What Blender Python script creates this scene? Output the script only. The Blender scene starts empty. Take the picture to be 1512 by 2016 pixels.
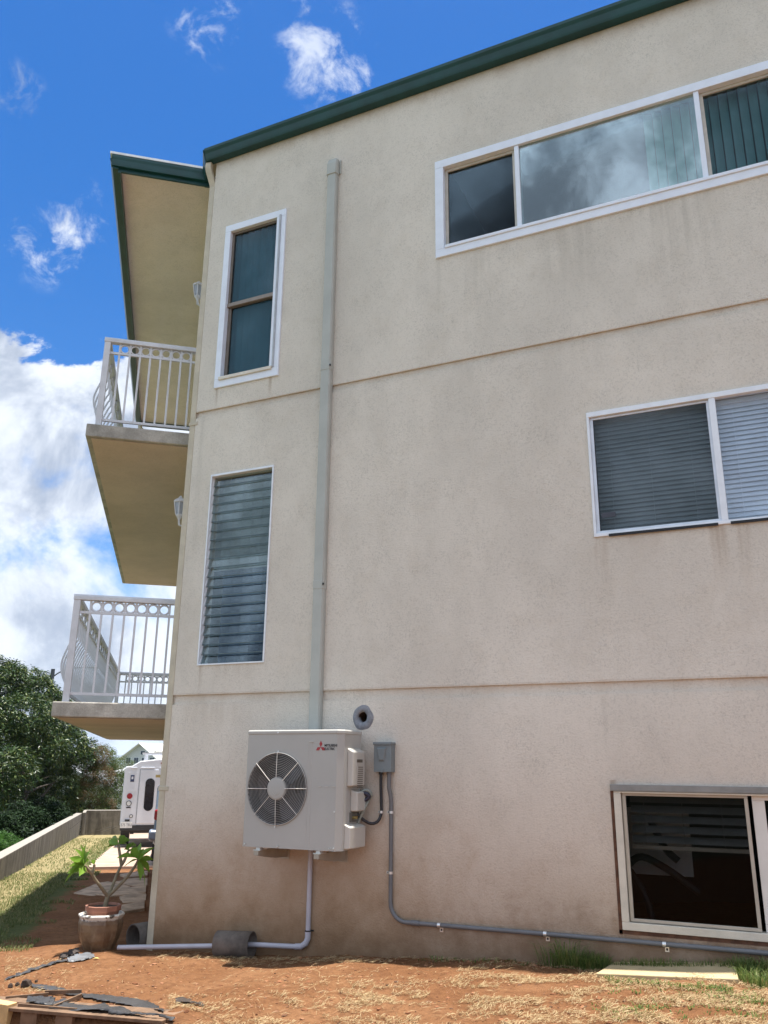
import bpy, bmesh, math, random
from mathutils import Vector, Matrix, noise as mnoise
random.seed(7)
C = bpy.context.scene.collection
SC = bpy.context.scene
R = math.radians
PI = math.pi

# ------------------------------------------------------------------ camera
CAM = Vector((0, 0, 1.6))
cr = Vector((0.9064203, 0.42226644, 0.00965906))
cu = Vector((0.11482065, -0.26834769, 0.95645477))
cf = Vector((-0.40647074, 0.86584096, 0.2917207))
cam = bpy.data.cameras.new('camera')
cam.sensor_fit = 'VERTICAL'; cam.sensor_height = 36.0
FPX = 1642.92
cam.lens = FPX / 2016 * 36.0
cam.clip_start = 0.05; cam.clip_end = 20000
co = bpy.data.objects.new('camera', cam); C.objects.link(co)
m = Matrix((cr, cu, -cf)).transposed().to_4x4(); m.translation = CAM
co.matrix_world = m
SC.camera = co

# ------------------------------------------------------------------ light
SUN_DIR = Vector((0.50, 0.18, 8.7)).normalized()       # towards the sun, close to overhead
SUN_EL = math.asin(SUN_DIR.z); SUN_AZ = math.atan2(SUN_DIR.x, SUN_DIR.y)
sl = bpy.data.lights.new('sun', 'SUN'); sl.energy = 4.2; sl.angle = R(0.53); sl.color = (1.0, 0.96, 0.89)
so = bpy.data.objects.new('sun', sl); C.objects.link(so)
so.rotation_euler = SUN_DIR.to_track_quat('Z', 'Y').to_euler(); so.location = (0, 0, 40)

SC.view_settings.view_transform = 'Standard'; SC.view_settings.look = 'None'
SC.view_settings.gamma = 1; SC.view_settings.exposure = 1.42

# ------------------------------------------------------------------ node helpers
class NT:
    def __init__(s, nt): s.nt = nt; s.n = nt.nodes; s.l = nt.links
    def new(s, t, **k):
        o = s.n.new(t)
        for a, b in k.items(): setattr(o, a, b)
        return o
    def put(s, sock, v):
        if hasattr(v, 'is_output') or hasattr(v, 'links'): s.l.new(v, sock)
        else:
            if isinstance(v, (tuple, list)) and len(v) == 3 and sock.type == 'RGBA': v = (*v, 1)
            sock.default_value = v
    def m(s, op, a, b=0.0, c=None, clamp=False):
        o = s.new('ShaderNodeMath', operation=op); o.use_clamp = clamp
        s.put(o.inputs[0], a); s.put(o.inputs[1], b)
        if c is not None: s.put(o.inputs[2], c)
        return o.outputs[0]
    def mix(s, f, a, b):
        o = s.new('ShaderNodeMix', data_type='RGBA'); s.put(o.inputs[0], f); s.put(o.inputs[6], a); s.put(o.inputs[7], b)
        return o.outputs[2]
    def ss(s, v, a, b, to0=0.0, to1=1.0):
        o = s.new('ShaderNodeMapRange', interpolation_type='SMOOTHSTEP')
        s.put(o.inputs[0], v); s.put(o.inputs[1], a); s.put(o.inputs[2], b); s.put(o.inputs[3], to0); s.put(o.inputs[4], to1)
        return o.outputs[0]
    def noise(s, vec, scale, detail=3, rough=0.55, dist=0.0):
        o = s.new('ShaderNodeTexNoise'); s.put(o.inputs['Vector'], vec)
        o.inputs['Scale'].default_value = scale; o.inputs['Detail'].default_value = detail
        o.inputs['Roughness'].default_value = rough; o.inputs['Distortion'].default_value = dist
        return o.outputs[0]
    def scale3(s, vec, x, y, z):
        o = s.new('ShaderNodeVectorMath', operation='MULTIPLY'); s.put(o.inputs[0], vec); o.inputs[1].default_value = (x, y, z)
        return o.outputs[0]
    def xyz(s, vec):
        o = s.new('ShaderNodeSeparateXYZ'); s.put(o.inputs[0], vec); return o.outputs

def unit(u, v):
    d = cf * FPX + cr * (u - 756) + cu * (1008 - v)
    return d.normalized()

# ------------------------------------------------------------------ world: sky with clouds
w = bpy.data.worlds.new('World'); SC.world = w; w.use_nodes = True
W_ = NT(w.node_tree); W_.n.clear()
sky = W_.new('ShaderNodeTexSky', sky_type='NISHITA'); sky.sun_disc = False
sky.sun_elevation = SUN_EL; sky.sun_rotation = SUN_AZ
sky.altitude = 20; sky.air_density = 1.0; sky.dust_density = 0.4; sky.ozone_density = 2.0
hs = W_.new('ShaderNodeHueSaturation'); hs.inputs['Saturation'].default_value = 1.43; hs.inputs['Value'].default_value = 0.68
hs.inputs['Hue'].default_value = 0.508
W_.l.new(sky.outputs[0], hs.inputs['Color'])
tc = W_.new('ShaderNodeTexCoord')
dirv = tc.outputs['Generated']
dx, dy, dz = W_.xyz(dirv)
# cloud deck: project direction on a flat layer
zz = W_.m('MAXIMUM', dz, 0.0)
inv = W_.m('DIVIDE', 1.0, W_.m('ADD', zz, 0.16))
cv = W_.new('ShaderNodeVectorMath', operation='SCALE'); W_.l.new(dirv, cv.inputs[0]); W_.l.new(inv, cv.inputs['Scale'])
n1 = W_.noise(cv.outputs[0], 1.55, 8, 0.56, 0.25)
n2 = W_.noise(dirv, 6.0, 9, 0.62, 0.5)
n3 = W_.noise(dirv, 3.2, 7, 0.6, 0.2)
# big cumulus: low in the sky in front, thick overcast behind the camera (reflected in the windows)
front = W_.ss(dy, -0.10, 0.40)
elev = W_.ss(W_.m('ADD', dz, W_.m('MULTIPLY', W_.m('SUBTRACT', n2, 0.5), 0.34)), 0.44, 0.53)
thr_f = W_.m('ADD', W_.m('MULTIPLY', elev, 0.55), 0.375)
thr_b = 0.22
thr = W_.m('ADD', W_.m('MULTIPLY', front, W_.m('SUBTRACT', thr_f, thr_b)), thr_b)
nn = W_.m('ADD', W_.m('MULTIPLY', n2, 0.55), W_.m('MULTIPLY', n3, 0.45))
mask = W_.ss(W_.m('SUBTRACT', nn, thr), 0.0, 0.12)
# wisps standing in chosen parts of the sky
for (u, v, rad, st) in ((640, 105, 0.072, .72), (415, 40, 0.055, .75), (95, 470, 0.065, 1.0), (175, 440, 0.035, .6), (35, 175, 0.035, .7),
                        (690, 140, 0.04, .75), (600, 0, .03, .8), (175, 390, .025, .5)):
    c = unit(u, v)
    dp = W_.new('ShaderNodeVectorMath', operation='DISTANCE'); W_.l.new(dirv, dp.inputs[0]); dp.inputs[1].default_value = c
    f = W_.ss(dp.outputs['Value'], rad, rad * 0.15)
    n4 = W_.noise(dirv, 24.0, 9, 0.63, 0.35)
    t = W_.m('MULTIPLY', W_.ss(W_.m('ADD', W_.m('MULTIPLY', n4, 1.35), W_.m('MULTIPLY', f, 0.20)), 0.75, 1.10), W_.m('MULTIPLY', W_.ss(f, 0, .6), st))
    mask = W_.m('MAXIMUM', mask, t)
n5 = W_.noise(dirv, 7.5, 7, 0.6, 0.35)
shade = W_.ss(W_.m('ADD', W_.m('MULTIPLY', n5, 0.75), W_.m('MULTIPLY', n3, 0.25)), 0.38, 0.56)
ccol = W_.mix(shade, (1.75, 2.05, 2.6), (3.75, 4.0, 4.4))
ccol_b = W_.mix(W_.ss(n5, .40, .66), (1.45, 1.75, 2.25), (6.0, 7.0, 8.5))
ccol = W_.mix(front, ccol_b, ccol)
skyc = W_.mix(mask, hs.outputs[0], ccol)
bg = W_.new('ShaderNodeBackground'); W_.l.new(skyc, bg.inputs['Color']); bg.inputs['Strength'].default_value = 0.10
wo = W_.new('ShaderNodeOutputWorld'); W_.l.new(bg.outputs[0], wo.inputs[0])

# ------------------------------------------------------------------ materials
MATS = {}
def mat(name, col, rough=0.6, metal=0.0, var=0.12, scale=8.0, bump=0.0, bscale=60.0, spec=0.5, trans=None, fine=0.0, fscale=300):
    if name in MATS: return MATS[name]
    ma = bpy.data.materials.new(name); ma.use_nodes = True; N = NT(ma.node_tree)
    b = N.n['Principled BSDF']; tcx = N.new('ShaderNodeTexCoord').outputs['Object']
    n = N.noise(tcx, scale, 5, 0.6)
    dark = tuple(c * (1 - var) for c in col); lite = tuple(min(1, c * (1 + var)) for c in col)
    c = N.mix(N.ss(n, 0.3, 0.7), dark, lite)
    if fine:
        nf = N.noise(tcx, fscale, 2, 0.6)
        c = N.mix(N.ss(nf, 0.3, 0.7, 0, fine), c, tuple(x * 0.45 for x in col))
    N.put(b.inputs['Base Color'], c)
    b.inputs['Roughness'].default_value = rough; b.inputs['Metallic'].default_value = metal
    b.inputs['Specular IOR Level'].default_value = spec
    if bump:
        bp = N.new('ShaderNodeBump'); bp.inputs['Strength'].default_value = bump; bp.inputs['Distance'].default_value = 0.01
        N.l.new(N.noise(tcx, bscale, 5, 0.65), bp.inputs['Height']); N.l.new(bp.outputs[0], b.inputs['Normal'])
    MATS[name] = ma
    return ma

def leafmat(name, cols, rough=0.45, trans=0.25, spec=.3):
    ma = bpy.data.materials.new(name); ma.use_nodes = True; N = NT(ma.node_tree)
    b = N.n['Principled BSDF']; g = N.new('ShaderNodeNewGeometry')
    ra = g.outputs['Random Per Island']
    cr_ = N.new('ShaderNodeValToRGB'); e = cr_.color_ramp.elements
    e[0].position = 0; e[0].color = (*cols[0], 1); e[1].position = 1; e[1].color = (*cols[-1], 1)
    for i, c in enumerate(cols[1:-1]):
        x = e.new((i + 1) / (len(cols) - 1)); x.color = (*c, 1)
    N.l.new(ra, cr_.inputs[0]); N.l.new(cr_.outputs[0], b.inputs['Base Color'])
    b.inputs['Roughness'].default_value = rough; b.inputs['Specular IOR Level'].default_value = spec
    tr = N.new('ShaderNodeBsdfTranslucent'); N.l.new(cr_.outputs[0], tr.inputs['Color'])
    mx = N.new('ShaderNodeMixShader'); mx.inputs[0].default_value = trans
    N.l.new(b.outputs[0], mx.inputs[1]); N.l.new(tr.outputs[0], mx.inputs[2])
    N.l.new(mx.outputs[0], N.n['Material Output'].inputs[0])
    return ma

def glassmat(name, tint, refl, rcol=(1, 1, 1), rough=0.0, fk=.5):
    ma = bpy.data.materials.new(name); ma.use_nodes = True; N = NT(ma.node_tree); N.n.remove(N.n['Principled BSDF'])
    t = N.new('ShaderNodeBsdfTransparent'); t.inputs[0].default_value = (*tint, 1)
    g = N.new('ShaderNodeBsdfGlossy'); g.inputs['Roughness'].default_value = rough; g.inputs[0].default_value = (*rcol, 1)
    lw = N.new('ShaderNodeLayerWeight'); lw.inputs[0].default_value = 0.35
    f = N.m('ADD', N.m('MULTIPLY', lw.outputs['Fresnel'], fk if refl > 0 else 0.10), refl, clamp=True)
    mx = N.new('ShaderNodeMixShader'); N.l.new(f, mx.inputs[0]); N.l.new(t.outputs[0], mx.inputs[1]); N.l.new(g.outputs[0], mx.inputs[2])
    N.l.new(mx.outputs[0], N.n['Material Output'].inputs[0])
    return ma

def stucco(name, base, stains=True):
    ma = bpy.data.materials.new(name); ma.use_nodes = True; N = NT(ma.node_tree); b = N.n['Principled BSDF']
    pos = N.new('ShaderNodeNewGeometry').outputs['Position']
    x, y, z = N.xyz(pos)
    big = N.noise(N.scale3(pos, 1.0, 1.0, .6), 0.9, 6, 0.65); mid = N.noise(pos, 5.0, 6, 0.65); fine = N.noise(pos, 62.0, 3, 0.65)
    sw = N.noise(pos, 26.0, 4, 0.6, 2.2)
    c = N.mix(N.ss(big, .3, .7), tuple(k * .88 for k in base), tuple(k * 1.05 for k in base))
    c = N.mix(N.ss(mid, .45, .72, 0, .20), c, (base[0] * .80, base[1] * .75, base[2] * .68))
    c = N.mix(N.m('MULTIPLY', N.ss(fine, .50, .66, 0, .34), N.ss(N.noise(pos, 2.3, 4, .6), .35, .65, .55, 1.0)), c, tuple(k * .55 for k in base))
    trow = N.noise(N.scale3(pos, 34, 34, 15), 1.0, 2, .5, 1.6); tm = N.m('MULTIPLY', N.ss(N.m('ABSOLUTE', N.m('SUBTRACT', trow, .5)), .022, .006), N.ss(N.noise(pos, 3.1, 3, .6), .50, .62))
    c = N.mix(N.m('MULTIPLY', tm, .42), c, tuple(k * .5 for k in base))
    c = N.mix(N.ss(sw, .56, .68, 0, .12), c, tuple(k * .6 for k in base))
    if stains:
        streak = N.noise(N.scale3(pos, 11.0, 11.0, .55), 1.0, 5, .6)
        # red soil splashed on the foot of the wall
        zz = N.m('SUBTRACT', z, N.m('MULTIPLY', N.m('ADD', x, 5.4), 0.065))
        zz = N.m('ADD', zz, N.m('MULTIPLY', N.m('SUBTRACT', mid, .5), .75))
        c = N.mix(N.ss(zz, 1.9, 0.25, 0, .42), c, (.43, .275, .185))
        c = N.mix(N.ss(zz, .95, 0.0, 0, .55), c, (.30, .19, .105)); lf = N.ss(N.m('ADD', x, N.m('MULTIPLY', N.m('SUBTRACT', big, .5), 3.0)), -1.6, -3.6); c = N.mix(N.m('MULTIPLY', N.ss(zz, 1.55, .15, 0, .55), lf), c, (.27, .165, .075)); c = N.mix(N.ss(zz, .46, -.10, 0, .72), c, (.15, .078, .036))
        # rain streaks below windows and joints: (x, half width, top z, length, strength, colour)
        brown = (.30, .20, .12); grey = (.33, .30, .25)
        for (x0, hw, zt, ln, st, col) in ((-5.17, .045, 5.50, .30, .75, brown), (-4.48, .03, 5.48, .25, .5, brown), (-5.1, .03, 2.53, .33, .6, brown),
                                          (-4.75, .30, 2.53, .22, .18, brown), (-1.19, .07, 3.41, .5, .5, brown), (-.30, .08, 3.41, .55, .55, brown), (-.12, .06, 3.41, .55, .5, brown),
                                          (-.85, .25, 3.41, .3, .15, brown), (-2.2, .36, 6.41, 1.3, .16, grey), (-1.3, .45, 6.41, 1.0, .24, grey), (-.35, .5, 6.41, 1.15, .30, grey), (-2.58, .03, 6.41, 1.1, .16, grey), (-2.3, .2, 5.18, .5, .1, grey), (-1.0, .7, 5.18, .45, .10, grey),
                                          (-5.3, .06, 5.18, 2.6, .22, grey), (-1.25, .03, 2.1, .6, .15, grey), (-4.9, .5, 2.15, .35, .15, brown), (-1.22, .04, 1.5, .9, .6, brown)):
            ax = N.m('ABSOLUTE', N.m('SUBTRACT', N.m('ADD', x, N.m('MULTIPLY', N.m('SUBTRACT', mid, .5), hw * .8)), x0))
            fx = N.ss(ax, hw, hw * .25)
            fz = N.m('MULTIPLY', N.ss(z, zt - ln, zt), N.m('LESS_THAN', z, zt + .02))
            f = N.m('MULTIPLY', N.m('MULTIPLY', fx, fz), N.m('MULTIPLY', N.ss(streak, .32, .62), st))
            c = N.mix(f, c, col)
        # brown bleeding under the gutter and along the two joints
        for (za, zb, st) in ((8.30, 8.56, .5), (5.150, 5.265, .28), (2.12, 2.26, .24)):
            f = N.m('MULTIPLY', N.ss(N.m('ADD', z, N.m('MULTIPLY', N.m('SUBTRACT', mid, .5), .06)), za, zb), N.m('LESS_THAN', z, zb + .004))
            c = N.mix(N.m('MULTIPLY', N.m('MULTIPLY', f, N.ss(mid, .3, .62, .35, 1)), st), c, (.36, .23, .13))
    N.put(b.inputs['Base Color'], c); b.inputs['Roughness'].default_value = .9; b.inputs['Specular IOR Level'].default_value = .25
    bp = N.new('ShaderNodeBump'); bp.inputs['Strength'].default_value = .75; bp.inputs['Distance'].default_value = .008
    h = N.m('ADD', N.noise(pos, 70, 4, .7), N.m('MULTIPLY', sw, .8)); N.l.new(h, bp.inputs['Height']); N.l.new(bp.outputs[0], b.inputs['Normal'])
    return ma

M_WALL = stucco('cream_stucco', (.695, .640, .560))
M_SOF = stucco('tan_stucco', (.60, .475, .40), False)
M_SOF_LIT = stucco('lit_tan_stucco', (.85, .73, .70), False)  # same tan stucco, lightened to carry the bounced light under the canopy
M_GREEN = mat('green_metal', (.005, .050, .052), .38, 0, .2, 3, spec=.5)
M_WHITE = mat('white_vinyl', (.74, .79, .88), .35, 0, .04, 6)
M_ALU = mat('pale_aluminium', (.62, .65, .70), .4, .3, .08, 6)
M_BRONZE = mat('bronze_sash', (.17, .14, .115), .45, .2, .1, 6)
M_CREAMF = mat('cream_sash', (.60, .55, .46), .5, 0, .10, 5, fine=.15)
M_DUCT = mat('grey_beige_plastic', (.40, .41, .375), .45, 0, .06, 4)
M_DOWN = mat('beige_downspout_paint', (.52, .46, .35), .5, 0, .10, 5, fine=.12, fscale=60)
M_RAIL = mat('white_rail_paint', (.60, .60, .63), .4, 0, .08, 6)
M_CONC = mat('weathered_concrete', (.34, .31, .26), .9, 0, .25, 3, .4, 40, fine=.25, fscale=90)
M_AC = mat('ivory_enamel', (.385, .375, .35), .42, 0, .03, 3)
M_ACT = mat('ivory_plastic', (.48, .455, .41), .45, 0, .04, 3)
M_DARK = mat('dark_cavity', (.012, .013, .016), .7)
M_FAN = mat('fan_blade_grey', (.05, .052, .058), .5)
M_WIRE = mat('grille_wire', (.34, .33, .31), .4)
M_RED = mat('emblem_red', (.30, .025, .03), .5)
M_INK = mat('black_ink', (.02, .02, .024), .6)
M_BOX = mat('grey_box_paint', (.17, .195, .205), .45, 0, .08, 6)
M_COND = mat('grey_conduit_plastic', (.135, .135, .142), .5, 0, .10, 5)
M_BLK = mat('black_rubber', (.018, .018, .022), .5)
M_DRAIN = mat('pale_pvc', (.44, .44, .50), .4, 0, .08, 5, fine=.08, fscale=40)
M_STEEL = mat('galvanised_steel', (.70, .70, .70), .3, .8, .1, 20)
M_GALV = mat('bracket_paint', (.36, .325, .27), .4, .2, .1, 8)
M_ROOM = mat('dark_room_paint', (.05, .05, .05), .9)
M_BLIND = mat('white_blind', (.78, .82, .88), .55, 0, .05, 5)
M_BLINDT = mat('teal_grey_blind', (.26, .50, .58), .6, 0, .06, 5)
M_BLINDD = mat('dim_blind', (.16, .155, .15), .6, 0, .1, 5)
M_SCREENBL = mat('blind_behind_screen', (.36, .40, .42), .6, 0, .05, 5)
G_CLEAR = glassmat('clear_glass', (.80, .90, .88), .13, (.95, .97, 1))
G_SCREEN = glassmat('screened_glass', (.60, .68, .70), .006, (.75, .8, .86), fk=.16)
G_LOUV = glassmat('louvre_glass', (.80, .86, .86), .012, (.72, .75, .78), fk=.20)
G_DARK = glassmat('dim_glass', (.62, .63, .63), .0)

# ------------------------------------------------------------------ mesh helpers
WORLD = {}
class MB:
    def __init__(s): s.v = []; s.f = []; s.sm = []
    def add(s, vs, fs, smooth=False):
        o = len(s.v); s.v += [Vector(p) for p in vs]; s.f += [tuple(i + o for i in f) for f in fs]; s.sm += [smooth] * len(fs); return s
    def box(s, a, b, T=None):
        (x0, y0, z0), (x1, y1, z1) = a, b
        x0, x1 = min(x0, x1), max(x0, x1); y0, y1 = min(y0, y1), max(y0, y1); z0, z1 = min(z0, z1), max(z0, z1)
        vs = [(x0, y0, z0), (x1, y0, z0), (x1, y1, z0), (x0, y1, z0), (x0, y0, z1), (x1, y0, z1), (x1, y1, z1), (x0, y1, z1)]
        if T: vs = [T(*p) for p in vs]
        fs = [(0, 3, 2, 1), (4, 5, 6, 7), (0, 1, 5, 4), (1, 2, 6, 5), (2, 3, 7, 6), (3, 0, 4, 7)]
        return s.add(vs, fs)
    def tube(s, pts, r, n=10, cap=True, closed=False):
        pts = [Vector(p) for p in pts]; rs = r if isinstance(r, (list, tuple)) else [r] * len(pts)
        N = len(pts); rings = []; up = None
        for i, p in enumerate(pts):
            if closed: t = pts[(i + 1) % N] - pts[i - 1]
            else: t = (pts[min(i + 1, N - 1)] - pts[max(i - 1, 0)])
            t.normalize()
            if up is None: up = Vector((0, 0, 1)) if abs(t.z) < .9 else Vector((1, 0, 0))
            a = up - t * up.dot(t)
            if a.length < 1e-5: a = t.orthogonal()
            a.normalize(); up = a; b = t.cross(a)
            rings.append([p + (a * math.cos(2 * PI * k / n) + b * math.sin(2 * PI * k / n)) * rs[i] for k in range(n)])
        vs = [q for r_ in rings for q in r_]; fs = []
        for i in range(N if closed else N - 1):
            j = (i + 1) % N
            for k in range(n): fs.append((i * n + k, i * n + (k + 1) % n, j * n + (k + 1) % n, j * n + k))
        s.add(vs, fs, True)
        if cap and not closed:
            s.add(rings[0], [tuple(range(n))[::-1]]); s.add(rings[-1], [tuple(range(n))])
        return s
    def bar(s, p, q, wd, dp, side=None):
        """rectangular bar from p to q"""
        p, q = Vector(p), Vector(q); t = (q - p).normalized()
        a = Vector(side) if side is not None else (Vector((0, 0, 1)) if abs(t.z) < .9 else Vector((1, 0, 0)))
        a = (a - t * a.dot(t)).normalized(); b = t.cross(a)
        vs = []
        for c in (p, q):
            for (i, j) in ((-1, -1), (1, -1), (1, 1), (-1, 1)): vs.append(c + a * (i * wd / 2) + b * (j * dp / 2))
        return s.add(vs, [(0, 3, 2, 1), (4, 5, 6, 7), (0, 1, 5, 4), (1, 2, 6, 5), (2, 3, 7, 6), (3, 0, 4, 7)])
    def prism(s, poly, vec):
        """closed polygon (list of 3D points) extruded along vec"""
        poly = [Vector(p) for p in poly]; v = Vector(vec); n = len(poly)
        vs = poly + [p + v for p in poly]
        fs = [tuple(range(n))[::-1], tuple(range(n, 2 * n))] + [(i, (i + 1) % n, n + (i + 1) % n, n + i) for i in range(n)]
        return s.add(vs, fs)
    def sweep(s, prof, path, closed_prof=True):
        """profile points given as list per path point (already 3D)"""
        n = len(prof[0]); vs = [q for r_ in prof for q in r_]; fs = []
        for i in range(len(prof) - 1):
            for k in range(n if closed_prof else n - 1):
                fs.append((i * n + k, i * n + (k + 1) % n, (i + 1) * n + (k + 1) % n, (i + 1) * n + k))
        if closed_prof: fs += [tuple(range(n))[::-1], tuple(range((len(prof) - 1) * n, len(prof) * n))]
        return s.add(vs, fs)
    def lathe(s, c, prof, n=28):
        c = Vector(c); vs = []; fs = []
        for (r, z) in prof:
            for k in range(n): vs.append(c + Vector((r * math.cos(2 * PI * k / n), r * math.sin(2 * PI * k / n), z)))
        for i in range(len(prof) - 1):
            for k in range(n): fs.append((i * n + k, i * n + (k + 1) % n, (i + 1) * n + (k + 1) % n, (i + 1) * n + k))
        return s.add(vs, fs, True)
    def build(s, name, ma, parent=None, bevel=0, seg=2, fix=True):
        me = bpy.data.meshes.new(name); off = WORLD.get(parent, Vector())
        me.from_pydata([v - off for v in s.v], [], s.f); me.materials.append(ma)
        me.polygons.foreach_set('use_smooth', s.sm)
        if fix:
            bm = bmesh.new(); bm.from_mesh(me); bmesh.ops.recalc_face_normals(bm, faces=bm.faces); bm.to_mesh(me); bm.free()
        me.update()
        o = bpy.data.objects.new(name, me); C.objects.link(o)
        if parent is not None: o.parent = parent; WORLD[o] = off
        if bevel:
            b = o.modifiers.new('bevel', 'BEVEL'); b.width = bevel; b.segments = seg; b.limit_method = 'ANGLE'; b.angle_limit = R(40)
        return o

def tag(o, label=None, cat=None, group=None, kind=None):
    if label: o['label'] = label
    if cat: o['category'] = cat
    if group: o['group'] = group
    if kind: o['kind'] = kind
    return o
def thing(name, loc, label, cat, group=None):
    o = bpy.data.objects.new(name, None); C.objects.link(o); o.location = loc; o.empty_display_size = .2
    WORLD[o] = Vector(loc); return tag(o, label, cat, group)
def copy_to(o, parent, delta):
    c = o.copy(); C.objects.link(c); c.parent = parent; c.location = Vector(o.location) + Vector(delta); WORLD[c] = WORLD.get(parent, Vector()); return c
def bez(p, n=8):
    """smooth polyline through points (Catmull-Rom)"""
    p = [Vector(q) for q in p]; out = []
    for i in range(len(p) - 1):
        a, b, c, d = p[max(i - 1, 0)], p[i], p[i + 1], p[min(i + 2, len(p) - 1)]
        for k in range(n):
            t = k / n
            out.append(.5 * ((2 * b) + (c - a) * t + (2 * a - 5 * b + 4 * c - d) * t * t + (3 * b - 3 * c + d - a) * t ** 3))
    out.append(p[-1]); return out
def text_mesh(name, txt, size, ma, parent, origin, right, up, extrude=.0008, bold=0.0, width=None):
    cu_ = bpy.data.curves.new(name, 'FONT'); cu_.body = txt; cu_.size = size; cu_.extrude = extrude; cu_.offset = bold
    o = bpy.data.objects.new(name, cu_); C.objects.link(o)
    bpy.context.view_layer.update()
    me = bpy.data.meshes.new_from_object(o.evaluated_get(bpy.context.evaluated_depsgraph_get()))
    C.objects.unlink(o); bpy.data.objects.remove(o)
    right = Vector(right).normalized(); up = Vector(up).normalized(); nrm = right.cross(up)
    off = WORLD.get(parent, Vector())
    xs = [v.co.x for v in me.vertices]; sx = (width / (max(xs) - min(xs))) if width else 1
    for v in me.vertices: v.co = Vector(origin) + right * ((v.co.x - min(xs)) * sx) + up * v.co.y + nrm * v.co.z - off
    me.materials.clear(); me.materials.append(ma)
    o = bpy.data.objects.new(name, me); C.objects.link(o); o.parent = parent; WORLD[o] = off
    return o

# ------------------------------------------------------------------ site frame
Y0 = 6.70                                   # plane of the front wall
CORN = Vector((-5.411, 6.70, 0))
AZ = R(-38.9)
DIR = Vector((math.sin(AZ), math.cos(AZ), 0)); PERP = Vector((-DIR.y, DIR.x, 0))
def LP(s, w, z=0.0): return CORN + DIR * s + PERP * w + Vector((0, 0, z))
def sw(x, y):
    r = Vector((x, y, 0)) - CORN; return r.dot(DIR), r.dot(PERP)
def wallw(s): return 2.35 + .025 * s
def sstep(a, b, x):
    t = min(1, max(0, (x - a) / (b - a))); return t * t * (3 - 2 * t)
DROP = None
def ground_h(x, y):
    s, w = sw(x, y)
    h = -.037 * max(0, min(s, 30))
    h += .066 * min(max(0, x + 5.41), 6.5) * sstep(14, 9, y)
    if x > -5.3 and y < 6.7: pass
    near = sstep(16, 5, math.hypot(x + 3, y - 5))
    if near > 0:
        h += near * (.028 * mnoise.noise((x * 1.1, y * 1.1, 0)) + .018 * mnoise.noise((x * 3.1, y * 3.1, 3)) + .010 * mnoise.noise((x * 9, y * 9, 5)) + .005 * mnoise.noise((x * 21, y * 21, 9)))
    if DROP:
        o_, e_, n_ = DROP; q = Vector((x, y, 0)) - o_; da = q.dot(e_)
        h -= .30 * sstep(-.02, .07, q.dot(n_)) * sstep(1.45, 1.2, da) * (1 if y > 1 else sstep(-1, 1, y))
    d = w - wallw(s)
    if s < 26.9: h -= 1.7 * sstep(.12, 1.1, d)
    else: h -= .8 * sstep(27.4, 29, s) + .9 * sstep(.2, 6, d)
    return h
def gnd(u, v, lift=0.0):
    d = unit(u, v); t = 2.0
    for i in range(4000):
        p = CAM + d * t
        if p.z < ground_h(p.x, p.y) + lift: break
        t += .01
    return CAM + d * t
PA_, PB_ = gnd(20, 1985), gnd(335, 2012)
pd = (PB_ - PA_); pd.z = 0; PLN = pd.length; pd.normalize(); pn = Vector((pd.y, -pd.x, 0))
PSL = (PB_.z - PA_.z) / PLN
def pz_at(p): return PA_.z + .010 + PSL * (Vector((p.x, p.y, 0)) - Vector((PA_.x, PA_.y, 0))).dot(pd)
DROP = (Vector((PA_.x, PA_.y, 0)), pd, pn)
def at_y(u, v, y): d = unit(u, v); return CAM + d * (y / d.y)
def at_r(u, v, r): d = unit(u, v); return CAM + d * (r / math.hypot(d.x, d.y))

# ------------------------------------------------------------------ ground
def axis(segs):
    out = []
    for a, b, st in segs:
        n = max(1, round((b - a) / st)); out += [a + (b - a) * i / n for i in range(n)]
    return out + [segs[-1][1]]
xs = axis([(-9000, -1500, 1500), (-1500, -200, 260), (-200, -60, 20), (-60, -30, 2), (-30, -9, .35), (-9, 1.6, .06), (1.6, 9, .5), (9, 60, 8), (60, 1000, 200), (1000, 9000, 2000)])
ys = axis([(-9000, -1000, 2000), (-1000, -60, 160), (-60, -5, 6), (-5, 2.6, .4), (2.6, 8.2, .06), (8.2, 34, .35), (34, 80, 3), (80, 300, 25), (300, 1500, 200), (1500, 9000, 1500)])
gv = [(x, y, ground_h(x, y)) for y in ys for x in xs]; nx = len(xs)
gf = [(j * nx + i, j * nx + i + 1, (j + 1) * nx + i + 1, (j + 1) * nx + i) for j in range(len(ys) - 1) for i in range(nx - 1)]
me = bpy.data.meshes.new('ground'); me.from_pydata(gv, [], gf)
lawn = []
for (x, y, z) in gv:
    s, w_ = sw(x, y); ww = wallw(s)
    a = sstep(1.0 + .25 * mnoise.noise((s * .8, 0, 0)), 1.55, w_) * sstep(.1, 1.2, s + .5 * mnoise.noise((w_ * 2, s, 1)))
    if w_ > ww + .1 or s > 27 or math.hypot(x, y) > 60 or y < -3: a = 1.0
    lawn.append(a)
at_ = me.attributes.new('lawn', 'FLOAT', 'POINT'); at_.data.foreach_set('value', lawn)
dryv = []
for (x, y, z) in gv:
    s, w_ = sw(x, y); dryv.append(sstep(1.45, 2.25, w_ + .02 * min(s, 20)) * (1 if w_ < wallw(s) + .05 else .15))
at_ = me.attributes.new('dry', 'FLOAT', 'POINT'); at_.data.foreach_set('value', dryv)
me.polygons.foreach_set('use_smooth', [True] * len(gf))
gm = bpy.data.materials.new('red_soil_and_lawn'); gm.use_nodes = True; N = NT(gm.node_tree); b = N.n['Principled BSDF']
pos = N.new('ShaderNodeNewGeometry').outputs['Position']
lw_ = N.new('ShaderNodeAttribute', attribute_name='lawn').outputs['Fac']; dr_ = N.new('ShaderNodeAttribute', attribute_name='dry').outputs['Fac']
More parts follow.
